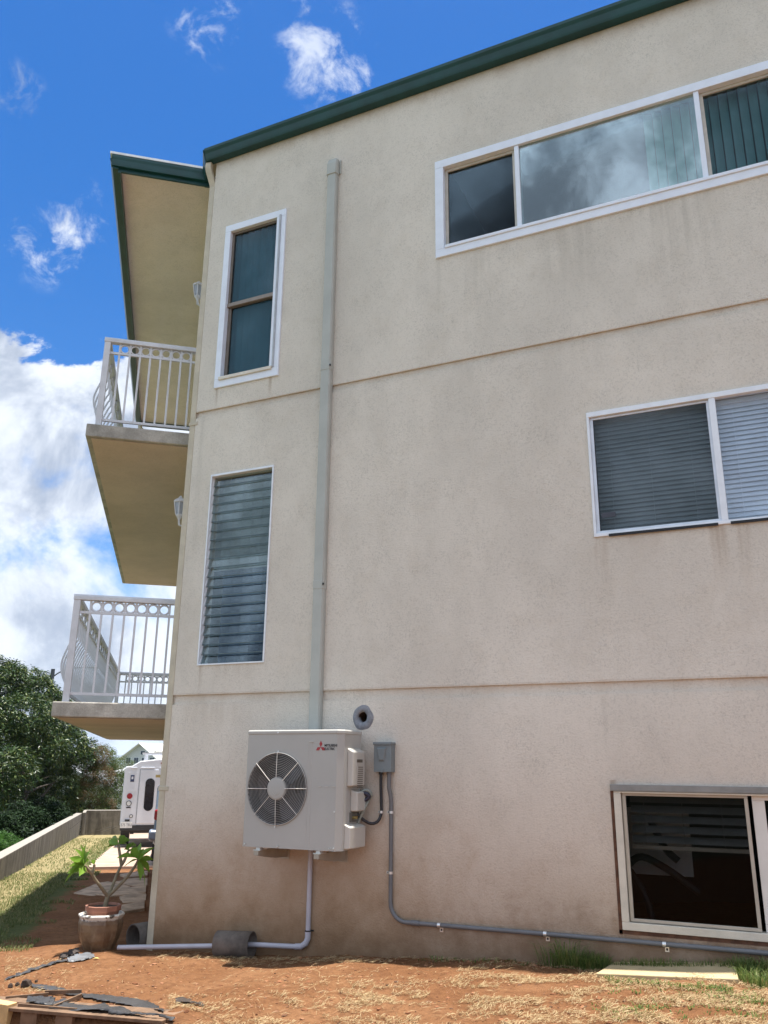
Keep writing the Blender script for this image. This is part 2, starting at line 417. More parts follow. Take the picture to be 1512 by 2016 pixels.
n_a = N.noise(pos, 1.6, 6, .6); n_b = N.noise(pos, 14, 6, .68); n_c = N.noise(pos, 90, 4, .7)
n_s = N.noise(N.scale3(pos, 3.0, 11.0, 3.0), 1.0, 6, .7, .6)
c = N.mix(N.ss(n_a, .35, .68), (.205, .094, .042), (.275, .138, .067))
c = N.mix(N.ss(n_b, .42, .68, 0, .60), c, (.125, .054, .026))
n_d = N.noise(pos, 38, 5, .7)
c = N.mix(N.ss(n_d, .50, .66, 0, .45), c, (.10, .044, .022))
c = N.mix(N.ss(n_s, .55, .72, 0, .35), c, (.29, .145, .070))
c = N.mix(N.ss(n_c, .52, .78, 0, .35), c, (.33, .18, .085))
gl = N.mix(N.ss(n_b, .3, .7), (.07, .095, .03), (.13, .14, .05))
gd = N.mix(N.ss(n_b, .3, .7), (.23, .185, .085), (.33, .275, .15))
gg = N.mix(N.ss(N.m('ADD', dr_, N.m('MULTIPLY', N.m('SUBTRACT', n_a, .5), .9)), .25, .75), gl, gd)
c = N.mix(N.ss(N.m('ADD', lw_, N.m('MULTIPLY', N.m('SUBTRACT', n_b, .5), 1.0)), .35, .7), c, gg)
px, py, pz_ = N.xyz(pos)
far = N.m('MAXIMUM', N.ss(py, -1.0, -3.0), N.ss(N.m('ABSOLUTE', N.m('ADD', px, 8)), 40, 60))
c = N.mix(far, c, N.mix(N.ss(n_a, .3, .7), (.075, .085, .055), (.12, .12, .085)))  # unseen outlying ground kept dark to cut warm bounce on the wall
N.put(b.inputs['Base Color'], c); b.inputs['Roughness'].default_value = .95; b.inputs['Specular IOR Level'].default_value = .1
bp = N.new('ShaderNodeBump'); bp.inputs['Strength'].default_value = 1.0; bp.inputs['Distance'].default_value = .04
N.l.new(N.m('ADD', N.m('ADD', N.m('MULTIPLY', n_b, .8), N.m('MULTIPLY', n_s, .5)), N.m('MULTIPLY', n_c, .45)), bp.inputs['Height']); N.l.new(bp.outputs[0], b.inputs['Normal'])
me.materials.append(gm)
tag(bpy.data.objects.new('ground', me), kind='structure'); C.objects.link(bpy.data.objects['ground'])

# concrete path beside the building (structure)
pm = MB()
ps = [9.6 + i * .5 for i in range(37)]
for a, b_ in zip(ps[:-1], ps[1:]):
    def P(s, w): 
        p = LP(s, w); return (p.x, p.y, -.037 * s + .05)
    q = [P(a, 1.30), P(b_, 1.36), P(b_, -.6), P(a, -.6)]
    pm.add(q + [(x, y, z - .12) for x, y, z in q], [(0, 1, 2, 3), (0, 4, 5, 1), (3, 7, 4, 0)])
tag(pm.build('path', mat('pinkish_path_concrete', (.36, .265, .20), .9, 0, .2, 2.5, .3, 30)), kind='structure')

# mountains
mm = MB(); prev = None; rng = random.Random(3)
N_ = 120
for i in range(N_ + 1):
    a = R(-75 + 90 * i / N_); r = 6500
    h = 60 + 45 * mnoise.fractal((i * .09, 0, 2), 1, 2, 5) + 30 * math.sin(i * .11 + .6)
    h = max(12, h)
    base = Vector((math.sin(a) * r, math.cos(a) * r, -4)); top = Vector((math.sin(a) * (r + 900), math.cos(a) * (r + 900), h * 1.15 + 20)); back = Vector((math.sin(a) * (r + 2000), math.cos(a) * (r + 2000), -4))
    if prev: mm.add([*prev, base, top, back], [(0, 3, 4, 1), (1, 4, 5, 2)], True)
    prev = (base, top, back)
tag(mm.build('mountains', mat('mountain_forest', (.06, .085, .09), .95, 0, .3, .002)), kind='structure')

# ------------------------------------------------------------------ apartment building
B = thing('apartment_building', (CORN.x, CORN.y, 0), 'three storey cream stucco apartment building with dark green gutters and two balconies', 'building')
XR = 6.2; ZT = 8.56; YB = 13.5
OPEN = {'w1': (-2.601 + .03, .775 - .03, 6.408 + .03, 7.544 - .03), 'w4': (-5.188 + .03, -4.378 - .03, 5.495 + .03, 7.54 - .03),
        'w3': (-1.24, .78, 3.41, 4.511), 'jal': (-5.144, -4.373, 2.525, 4.5), 'w5': (-1.235, .78, .492, 1.489)}
J1 = (5.184, 5.258); J2 = (2.158, 2.248); REC = .018
HOLE = (-3.329, 2.006, .05)
wx = sorted({-5.411, XR, *[v for o in OPEN.values() for v in o[:2]], HOLE[0] - .12, HOLE[0] + .12})
wz = sorted({-.6, ZT, *J1, *J2, *[v for o in OPEN.values() for v in o[2:]], HOLE[1] - .12, HOLE[1] + .12})
wb = MB()
TH = .16
for i in range(len(wx) - 1):
    for j in range(len(wz) - 1):
        xa, xb, za, zb = wx[i], wx[i + 1], wz[j], wz[j + 1]; xm, zm = (xa + xb) / 2, (za + zb) / 2
        if any(o[0] < xm < o[1] and o[2] < zm < o[3] for o in OPEN.values()): continue
        rec = any(J[0] < zm < J[1] for J in (J1, J2))
        if abs(xm - HOLE[0]) < .11 and abs(zm - HOLE[1]) < .11:
            hx, hz, hr = HOLE; n = 32
            cs = [(xa, za), (xb, za), (xb, zb), (xa, zb)]
            angs = sorted([2 * PI * k / n for k in range(n)] + [math.atan2(z - hz, x - hx) % (2 * PI) for x, z in cs])
            inn = [(hx + hr * math.cos(a), Y0, hz + hr * math.sin(a)) for a in angs]; outr = []
            for a in angs:
                t = min((((xb if math.cos(a) > 0 else xa) - hx) / math.cos(a)) if abs(math.cos(a)) > 1e-6 else 9, (((zb if math.sin(a) > 0 else za) - hz) / math.sin(a)) if abs(math.sin(a)) > 1e-6 else 9)
                outr.append((hx + t * math.cos(a), Y0, hz + t * math.sin(a)))
            k = len(angs); wb.add(inn + outr, [(q, (q + 1) % k, k + (q + 1) % k, k + q) for q in range(k)])
            wb.add(inn + [(x, y + TH, z) for x, y, z in inn], [(q, (q + 1) % k, k + (q + 1) % k, k + q) for q in range(k)])
            continue
        y = Y0 + (REC if rec else 0)
        wb.add([(xa, y, za), (xb, y, za), (xb, y, zb), (xa, y, zb)], [(0, 1, 2, 3)])
        wb.add([(xa, Y0 + TH, za), (xb, Y0 + TH, za), (xb, Y0 + TH, zb), (xa, Y0 + TH, zb)], [(0, 3, 2, 1)])
for J in (J1, J2):
    for z in J: wb.add([(-5.411, Y0, z), (XR, Y0, z), (XR, Y0 + REC, z), (-5.411, Y0 + REC, z)], [(0, 1, 2, 3)])
for (a, b_, c_, d_) in OPEN.values():
    wb.add([(a, Y0, c_), (b_, Y0, c_), (b_, Y0 + TH, c_), (a, Y0 + TH, c_), (a, Y0, d_), (b_, Y0, d_), (b_, Y0 + TH, d_), (a, Y0 + TH, d_)],
           [(0, 1, 2, 3), (4, 7, 6, 5), (0, 3, 7, 4), (1, 5, 6, 2)])
wb.add([(XR, Y0, -.6), (XR, YB, -.6), (XR, YB, ZT), (XR, Y0, ZT)], [(0, 1, 2, 3)])
wb.build('front_wall', M_WALL, B, fix=False)
# side wall with balcony doors: runs away from the camera
az2 = R(-38.25); D2 = Vector((math.sin(az2), math.cos(az2), 0)); SE = CORN + D2 * 9.2
sb = MB()
P0 = CORN
zs = [-.9, J2[0], J2[1], J1[0], J1[1], ZT]
NP2 = Vector((-D2.y, D2.x, 0))
for za, zb in zip(zs[:-1], zs[1:]):
    off = NP2 * (-REC if (za, zb) in ((J1[0], J1[1]), (J2[0], J2[1])) else 0)
    sb.add([P0 + off + Vector((0, 0, za)), P0 + off + Vector((0, 0, zb)), SE + off + Vector((0, 0, zb)), SE + off + Vector((0, 0, za))], [(0, 1, 2, 3)])
sb.add([SE + Vector((0, 0, -.9)), SE + Vector((0, 0, ZT)), Vector((XR, SE.y, ZT)), Vector((XR, SE.y, -.9))], [(0, 1, 2, 3)])
sb.build('side_wall', M_WALL, B, fix=False)
# sliding doors on the side wall (seen only from a step to the left)
for zf in (2.2, 5.19):
    def T(a, d, z): return CORN + D2 * a + NP2 * d + Vector((0, 0, z))
    f = MB()
    for (a0, a1, z0, z1) in ((2.9, 5.1, zf, zf + .07), (2.9, 5.1, zf + 2.05, zf + 2.12), (2.9, 2.97, zf + .07, zf + 2.05), (5.03, 5.1, zf + .07, zf + 2.05), (3.96, 4.04, zf + .07, zf + 2.05)):
        f.box((a0, -.02, z0), (a1, .035, z1), T)
    dr = f.build('sliding_door', M_WHITE, B)
    MB().box((2.97, 0.004, zf + .07), (5.03, .012, zf + 2.05), T).build('pane', mat('dark_door_glass', (.02, .025, .03), .08), dr)
# roof, floors
rf = MB(); cx = [CORN + Vector((-.02, -.06, 0)), Vector((XR + .2, Y0 - .06, 0)), Vector((XR + .2, SE.y + .2, 0)), SE + Vector((-.1, .2, 0))]
rf.prism([p + Vector((0, 0, ZT)) for p in cx], (0, 0, .12))
rf.build('roof', M_SOF, B)
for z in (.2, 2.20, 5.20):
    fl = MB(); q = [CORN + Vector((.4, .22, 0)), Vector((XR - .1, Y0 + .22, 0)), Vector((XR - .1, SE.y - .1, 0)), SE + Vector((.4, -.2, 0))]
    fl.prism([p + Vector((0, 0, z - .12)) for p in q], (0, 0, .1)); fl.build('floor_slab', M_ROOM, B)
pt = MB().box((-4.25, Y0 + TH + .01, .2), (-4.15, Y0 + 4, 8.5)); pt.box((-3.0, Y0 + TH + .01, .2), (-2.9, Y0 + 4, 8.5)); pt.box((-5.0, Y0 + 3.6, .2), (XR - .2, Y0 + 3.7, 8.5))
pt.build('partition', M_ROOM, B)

# gutters: K-shaped profile swept along the eaves
def gutter(pts, dirs, name='gutter'):
    """pts: world points of the wall line at gutter bottom; dirs: outward unit vectors (mitred)"""
    prof = [(.0, 0), (.085, 0), (.095, .02), (.115, .075), (.135, .105), (.14, .135), (.125, .14), (.0, .14)]
    rings = [[p + d * a + Vector((0, 0, z)) for a, z in prof] for p, d in zip(pts, dirs)]
    mb = MB().sweep(rings, None)
    return mb.build(name, M_GREEN, B)
S0, S1, WB = .36, 8.55, 1.17          # canopy / balcony extents
ZG = 8.50
OUT = Vector((0, -1, 0))
gutter([Vector((-5.50, Y0 - .004, ZG)), Vector((XR + .2, Y0 - .004, ZG))], [Vector((0, -1.0, 0)), Vector((0, -1, 0))])
# short return of the main gutter along the side wall
gutter([Vector((-5.50, Y0 + .0, ZG - .001)), Vector((-5.50, Y0, ZG - .001)) + DIR * .42], [Vector((-.15, -1.0, 0)), PERP * .6])
# green fascia and gutter round the canopy
can = MB()
zc = 8.60
can.prism([LP(S0 + .05, -.4, zc - .06), LP(S1 - .05, -.4, zc - .06), LP(S1 - .05, WB - .05, zc - .06), LP(S0 + .05, WB - .05, zc - .06)], (0, 0, .02))
can.build('canopy_soffit', M_SOF_LIT, B)
def fascia(a, b_, outd, z0, z1, t=.03):
    mb = MB(); mb.prism([a + Vector((0, 0, z0)), a + Vector((0, 0, z1)), a + outd * t + Vector((0, 0, z1)), a + outd * t + Vector((0, 0, z0))], b_ - a); return mb
f = fascia(LP(S0 + .05, -.2), LP(S0 + .05, WB - .05), -DIR, 8.455, 8.60)
f.build('fascia', M_GREEN, B)
f = fascia(LP(S0 + .02, WB - .05), LP(S1, WB - .05), PERP, 8.44, 8.60); f.build('fascia', M_GREEN, B)
f = fascia(LP(S1 - .05, WB), LP(S1 - .05, -.2), DIR, 8.44, 8.60); f.build('fascia', M_GREEN, B)
gutter([LP(S0, WB - .02, 8.475), LP(S1, WB - .02, 8.475)], [PERP * .75 - DIR * .0, PERP * .75])
gutter([LP(S0 + .02, WB + .06, 8.50), LP(S0 + .02, 0.0, 8.50)], [-DIR * .5, -DIR * .5])
mb = MB(); mb.prism([LP(S0 - .05, -.4, 8.642), LP(S1 + .08, -.4, 8.642), LP(S1 + .08, WB + .085, 8.642), LP(S0 - .05, WB + .085, 8.642)], (0, 0, .03))
mb.build('canopy_roof', mat('pale_roof_sheet', (.75, .76, .78), .5), B)

# balcony slabs
for zt in (5.18, 2.19):
    sl_ = MB()
    sl_.prism([LP(.42, -.5, zt - .15), LP(8.45, -.5, zt - .15), LP(8.45, 1.16, zt - .15), LP(.42, 1.16, zt - .15)], (0, 0, .15))
    slab = sl_.build('balcony_slab', mat('stained_slab_concrete', (.40, .37, .325), .9, 0, .3, 4, .4, 40, fine=.3, fscale=70), B, bevel=.012)
    un = MB(); un.prism([LP(.47, -.5, zt - .158), LP(8.40, -.5, zt - .158), LP(8.40, 1.10, zt - .158), LP(.47, 1.10, zt - .158)], (0, 0, .0055))
    un.build('soffit', M_SOF, slab)

# ---- windows of the front wall: part > sub-parts
def frame_mb(x0, x1, z0, z1, wd, y0, y1, wt=None, wbm=None, wr=None):
    wt = wt or wd; wbm = wbm or wd; wr = wr or wd; mb = MB()
    mb.box((x0, y0, z1 - wt), (x1, y1, z1)); mb.box((x0, y0, z0), (x1, y1, z0 + wbm))
    mb.box((x0, y0, z0 + wbm), (x0 + wd, y1, z1 - wt)); mb.box((x1 - wr, y0, z0 + wbm), (x1, y1, z1 - wt)); return mb
# (1) long three-pane window, top floor
wn = frame_mb(-2.601, .775, 6.408, 7.544, .09, Y0 - .022, Y0 + .06).build('window', M_WHITE, B, bevel=.004)
wn['label'] = 'long white framed three pane window on the top floor'
s_ = MB().box((-2.50, Y0 - .035, 6.490), (.68, Y0 + .01, 6.523)); s_.build('sill', M_WHITE, wn, bevel=.004)
for xm in (-1.768, -.1):
    MB().box((xm, Y0 - .012, 6.525), (xm + .045, Y0 + .07, 7.452)).build('mullion', M_WHITE, wn, bevel=.003)
for (a, b_) in ((-2.511, -1.768), (-.055, .685)):
    frame_mb(a, b_, 6.524, 7.453, .032, Y0 + .03, Y0 + .062).build('sash', mat('tan_sash', (.50, .46, .40), .5), wn, bevel=.003)
    MB().box((a + .032, Y0 + .045, 6.556), (b_ - .032, Y0 + .050, 7.421)).build('pane', G_SCREEN, wn)
MB().box((-1.723, Y0 + .010, 6.524), (-.1, Y0 + .015, 7.453)).build('pane', G_CLEAR, wn)
def vblind(x0, x1, z0, z1, y, pitch, wslat, ang, ma, parent):
    mb = MB(); x = x0
    while x < x1:
        dx_ = math.cos(ang) * wslat / 2; dy_ = math.sin(ang) * wslat / 2; bow = .010
        pts = []
        for k in range(5):
            t = (k / 4 - .5) * 2; pts.append((x + dx_ * t, y + dy_ * t + bow * (1 - t * t)))
        for k in range(4): mb.add([(pts[k][0], pts[k][1], z0), (pts[k + 1][0], pts[k + 1][1], z0), (pts[k + 1][0], pts[k + 1][1], z1), (pts[k][0], pts[k][1], z1)], [(0, 1, 2, 3)], True)
        x += pitch
    return mb.build('vertical_blind', ma, parent, fix=False)
vblind(-.52, .72, 6.45, 7.50, Y0 + .15, .082, .088, R(34), mat('mint_blind', (.50, .70, .68), .55, 0, .06, 5), wn)
# (2) tall sash window near the corner, top floor
wn = frame_mb(-5.188, -4.378, 5.495, 7.54, .075, Y0 - .02, Y0 + .05, wt=.085, wbm=.095, wr=.115).build('window', M_WHITE, B, bevel=.004)
wn['label'] = 'tall narrow white framed sash window on the top floor near the corner'
MB().box((-4.452, Y0 - .032, 5.60), (-4.432, Y0 - .0225, 7.47)).build('screen_track', mat('grey_track', (.38, .40, .43), .5), wn)
MB().box((-5.125, Y0 - .040, 5.575), (-4.455, Y0 + .0, 5.612)).build('sill', mat('bone_sill', (.66, .62, .54), .5), wn, bevel=.004)
frame_mb(-5.113, -4.493, 6.51, 7.455, .028, Y0 + .022, Y0 + .052).build('sash', M_BRONZE, wn, bevel=.002)
frame_mb(-5.113, -4.493, 5.612, 6.51, .04, Y0 + .042, Y0 + .075, wt=.03, wbm=.02).build('sash', M_BRONZE, wn, bevel=.002)
MB().box((-5.113, Y0 + .012, 6.485), (-4.493, Y0 + .04, 6.530)).build('meeting_rail', mat('taupe_rail', (.25, .21, .18), .45), wn, bevel=.003)
MB().box((-5.085, Y0 + .036, 6.538), (-4.521, Y0 + .040, 7.427)).build('pane', G_SCREEN, wn)
MB().box((-5.073, Y0 + .056, 5.632), (-4.533, Y0 + .060, 6.48)).build('pane', G_SCREEN, wn)
vblind(-5.08, -4.50, 5.55, 7.48, Y0 + .135, .084, .088, R(38), M_BLINDT, wn)
# (3) two-pane sliding window, middle floor
wn = frame_mb(-1.24, .78, 3.41, 4.511, .022, Y0 - .014, Y0 + .055, wt=.045, wbm=.030).build('window', mat('white_aluminium', (.74, .77, .81), .4, .1, .05, 6), B, bevel=.003)
wn['label'] = 'two pane sliding window with closed horizontal blinds on the middle floor'
MB().box((-.262, Y0 - .010, 3.44), (-.213, Y0 + .05, 4.466)).build('mullion', mat('white_aluminium', ()), wn, bevel=.003)
frame_mb(-1.218, -.262, 3.441, 4.465, .026, Y0 + .012, Y0 + .034, wr=.022, wbm=.022, wt=.02).build('sash', M_ALU, wn, bevel=.002)
for (a, b_) in ((-1.12, -.29), (-.2, .4)):
    MB().box((a, Y0 - .020, 3.402), (b_, Y0 - .0145, 3.424)).build('track_gap', M_DARK, wn)
MB().box((-1.192, Y0 + .020, 3.463), (-.284, Y0 + .024, 4.445)).build('pane', glassmat('screened_glass_grey', (.74, .77, .78), .006, (.7, .72, .74)), wn)
MB().box((-.213, Y0 + .030, 3.441), (.757, Y0 + .034, 4.465)).build('pane', glassmat('clear_glass_blue', (.90, .93, .96), .03), wn)
def hblind(x0, x1, z0, z1, y, n, ma, parent, tilt=R(68), wslat=None, name='horizontal_blind'):
    mb = MB(); st = (z1 - z0) / n; ws = wslat or st * 1.22
    for i in range(n):
        z = z0 + st * (i + .5); dz_ = math.sin(tilt) * ws / 2; dy_ = math.cos(tilt) * ws / 2
        pts = []
        for k in range(4):
            t = (k / 3 - .5) * 2; pts.append((y - dy_ * -t - .0035 * (1 - t * t), z + dz_ * t))
        for k in range(3): mb.add([(x0, pts[k][0], pts[k][1]), (x1, pts[k][0], pts[k][1]), (x1, pts[k + 1][0], pts[k + 1][1]), (x0, pts[k + 1][0], pts[k + 1][1])], [(0, 1, 2, 3)], True)
    mb.box((x0, y - .02, z1), (x1, y + .02, z1 + .04))
    for xx in [x0 + (x1 - x0) * t for t in (.12, .45, .78)]: mb.box((xx, y - .018, z0), (xx + .004, y - .014, z1))
    return mb.build(name, ma, parent, fix=False)
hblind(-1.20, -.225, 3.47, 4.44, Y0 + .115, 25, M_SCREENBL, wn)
hblind(-.215, .76, 3.45, 4.44, Y0 + .115, 25, M_BLIND, wn)
MB().box((-1.172, Y0 + .013, 3.575), (-1.06, Y0 + .0195, 3.615)).build('sticker', mat('dark_sticker', (.05, .055, .075), .6), wn)
# (4) louvre window near the corner, middle floor
wn = frame_mb(-5.144, -4.373, 2.525, 4.5, .016, Y0 - .012, Y0 + .085, wt=.022, wbm=.014).build('window', mat('white_aluminium', ()), B, bevel=.002)
wn['label'] = 'tall louvre window with glass slats on the middle floor'
nl = 20; st = (4.478 - 2.539) / nl
for i in range(nl):
    z = 2.539 + st * (i + .5); tl = R(9 if i > 10 else 12 + (10 - i) * .3); hh = st * .60
    dy_, dz_ = math.sin(tl) * hh, math.cos(tl) * hh; yc = Y0 + .035
    MB().bar((-5.124, yc, z), (-4.391, yc, z), .004, .0001, side=(0, 1, 0))
    n_ = Vector((0, math.cos(tl), math.sin(tl)))
    a_ = Vector((-5.122, yc - dy_, z - dz_)); b2 = Vector((-5.122, yc + dy_, z + dz_)); ex = Vector((.729, 0, 0)); th = n_ * .0045
    mb = MB().add([a_, a_ + ex, b2 + ex, b2, a_ + th, a_ + ex + th, b2 + ex + th, b2 + th], [(0, 1, 2, 3), (4, 7, 6, 5), (0, 4, 5, 1), (3, 2, 6, 7), (0, 3, 7, 4), (1, 5, 6, 2)])
    e1 = a_ + (b2 - a_) * .085 - n_ * .0006
    mb.add([a_ - n_ * .0006, a_ + ex - n_ * .0006, e1 + ex, e1], [(0, 1, 2, 3)])
    lo_ = mb.build('louvre', G_LOUV, wn, fix=False); lo_.data.materials.append(mat('louvre_lip', (.05, .075, .08), .3)); lo_.data.polygons[len(lo_.data.polygons) - 1].material_index = 1
for xx in (-5.126, -4.393):
  cl = MB()
  for i in range(nl):
    z = 2.539 + st * (i + .5); tl = R(15 if i > 10 else 20 + (10 - i) * .4); hh = st * .5
    if 1:
        cl.bar((xx, Y0 + .035 - math.sin(tl) * hh - .004, z - math.cos(tl) * hh), (xx, Y0 + .035 + math.sin(tl) * hh - .004, z + math.cos(tl) * hh), .014, .006, side=(0, 1, 0))
  cl.build('louvre_clip', mat('white_aluminium', ()), wn)
vblind(-5.12, -4.40, 3.50, 4.47, Y0 + .15, .118, .127, R(6), mat('reflected_cloud_grey', (.36, .37, .365), .8, 0, .15, 4), wn)  # grey backing stands in for cloud reflected in the upper louvres
vblind(-4.98, -4.40, 2.54, 3.62, Y0 + .19, .118, .127, R(8), mat('blue_curtain', (.045, .07, .13), .8, 0, .3, 4), wn)
# (5) low sliding window, ground floor
wn = frame_mb(-1.222, .78, .500, 1.442, .052, Y0 - .018, Y0 + .07, wt=.014, wbm=.052).build('window', M_CREAMF, B, bevel=.004)
wn['label'] = 'low cream framed sliding window with raised blinds just above the ground'
MB().box((-1.243, Y0 - .028, 1.443), (.80, Y0 + .05, 1.489)).build('lintel_cap', mat('grey_flashing', (.22, .215, .20), .6, 0, .15, 6), wn, bevel=.003)
MB().box((-1.247, Y0 - .004, .47), (-1.224, Y0 + .01, 1.441)).build('rust_edge', mat('rust_brown', (.10, .045, .025), .9, 0, .4, 12), wn)
MB().box((-1.247, Y0 - .004, .473), (.80, Y0 + .01, .498)).build('rust_edge', mat('rust_brown', ()), wn)
frame_mb(-1.165, -.300, .556, 1.428, .026, Y0 + .004, Y0 + .028, wr=.024, wt=.018, wbm=.022).build('sash', mat('taupe_sash', (.42, .37, .30), .5, 0, .1, 6), wn, bevel=.003)
frame_mb(-.275, .725, .553, 1.428, .082, Y0 + .024, Y0 + .05, wr=.07, wt=.03, wbm=.05).build('sash', mat('bone_frame', (.66, .63, .58), .5, 0, .06, 4), wn, bevel=.003)
MB().box((-1.139, Y0 + .014, .578), (-.324, Y0 + .018, 1.410)).build('pane', G_DARK, wn)
MB().box((-.193, Y0 + .034, .603), (.655, Y0 + .038, 1.398)).build('pane', G_DARK, wn)
hblind(-1.13, -.31, 1.07, 1.42, Y0 + .14, 5, M_BLINDD, wn, tilt=R(50), wslat=.062)
MB().box((-1.13, Y0 + .13, 1.035), (-.31, Y0 + .16, 1.062)).build('blind_rail', mat('pale_blind_rail', (.32, .28, .23), .6), wn)

bk = MB().box((-1.70, Y0 + .70, .80), (-.78, Y0 + .72, 1.30)); bk.build('reflection_panel', mat('pale_reflection', (.80, .80, .79), .8, 0, .1, 4), B)  # added pale panel, stands in for a bright reflection in the low pane
bkt = MB()
for pl_ in ([(-1.30, .62, .30), (-1.28, .6, .75), (-1.15, .6, .95), (-.95, .62, .88), (-.72, .64, .72)], [(-1.45, .66, 1.2), (-1.38, .66, .98), (-1.25, .64, .88), (-1.1, .64, .62), (-1.08, .62, .3)], [(-1.05, .7, 1.22), (-.95, .68, 1.02), (-.86, .68, .93)]):
    bkt.tube(bez([(x, Y0 + y - .18, z) for x, y, z in pl_], 5), .028, 7)
bkt.build('hanging_hose', M_BLK, B)

# ------------------------------------------------------------------ line cover on the wall
lc = thing('line_cover', (-3.785, Y0, 1.9), 'long grey plastic pipe cover running up the wall above the outdoor unit', 'pipe cover')
def cover_prof(x, y1, hw, dp, z): return [Vector((x - hw, y1, z)), Vector((x - hw, y1 - dp * .72, z)), Vector((x - hw * .80, y1 - dp, z)), Vector((x + hw * .80, y1 - dp, z)), Vector((x + hw, y1 - dp * .72, z)), Vector((x + hw, y1, z))]
for (za, zb) in ((1.80, 3.20), (3.225, 5.44), (5.465, 7.79)):
    MB().sweep([cover_prof(-3.785, Y0 - .002, .056, .068, za), cover_prof(-3.785, Y0 - .002, .056, .068, zb)], None).build('cover_length', M_DUCT, lc, bevel=.003)
for z in (3.21, 5.452):
    MB().sweep([cover_prof(-3.785, Y0 - .001, .059, .072, z - .04), cover_prof(-3.785, Y0 - .001, .059, .072, z + .04)], None).build('joiner', M_DUCT, lc, bevel=.003)
    MB().box((-3.733, Y0 - .076, z - .005), (-3.722, Y0 - .06, z + .012)).build('clip_notch', M_BLK, lc)
cp = MB().sweep([cover_prof(-3.785, Y0 - .001, .064, .078, 7.76), cover_prof(-3.785, Y0 - .001, .064, .078, 7.90), cover_prof(-3.785, Y0 - .001, .058, .060, 7.96)], None).build('end_cap', M_DUCT, lc, bevel=.004)
MB().box((-3.715, Y0 - .012, 7.78), (-3.700, Y0 - .001, 7.955)).build('flange', M_DUCT, lc)

# ------------------------------------------------------------------ downspout at the corner
ds = thing('downspout', (CORN.x - .06, Y0 + .02, 0), 'beige painted downspout running full height down the corner of the building', 'downspout')
zg = ground_h(-5.5, 6.65)
xD, yD = -5.452, Y0 + .03
pth = [(xD - .03, yD - .07, 8.49), (xD - .03, yD - .07, 8.40), (xD + .0, yD - .01, 8.22), (xD, yD, 8.15)]
mb = MB()
for a, b_ in zip(bez(pth, 5)[:-1], bez(pth, 5)[1:]):
    mb.bar(a, Vector(b_) + (Vector(b_) - Vector(a)) * .1, .072, .05, side=(1, .15, 0))
mb.build('elbow', M_DOWN, ds)
MB().box((xD - .037, yD - .03, zg - .02), (xD + .037, yD + .03, 8.18)).build('pipe', M_DOWN, ds, bevel=.008)
for z in (2.0 - .62, 5.13): MB().box((xD - .042, yD - .036, z - .02), (xD + .075, yD + .034, z + .02)).build('strap', M_DOWN, ds, bevel=.003)
# second downspout at the far end of the upper balcony
ds2 = thing('downspout', LP(8.3, .0, 5), 'pale downspout with a curved top at far end of the upper balcony', 'downspout')
mb = MB(); q = bez([LP(8.42, 1.1, 8.46), LP(8.42, 1.06, 8.3), LP(8.45, .3, 8.05), LP(8.45, .12, 7.9)], 5)
for a, b_ in zip(q[:-1], q[1:]): mb.bar(a, b_ + (b_ - a) * .1, .07, .05)
mb.build('elbow', M_DOWN, ds2); MB().bar(LP(8.45, .11, 7.95), LP(8.45, .11, 5.2), .07, .05).build('pipe', M_DOWN, ds2)

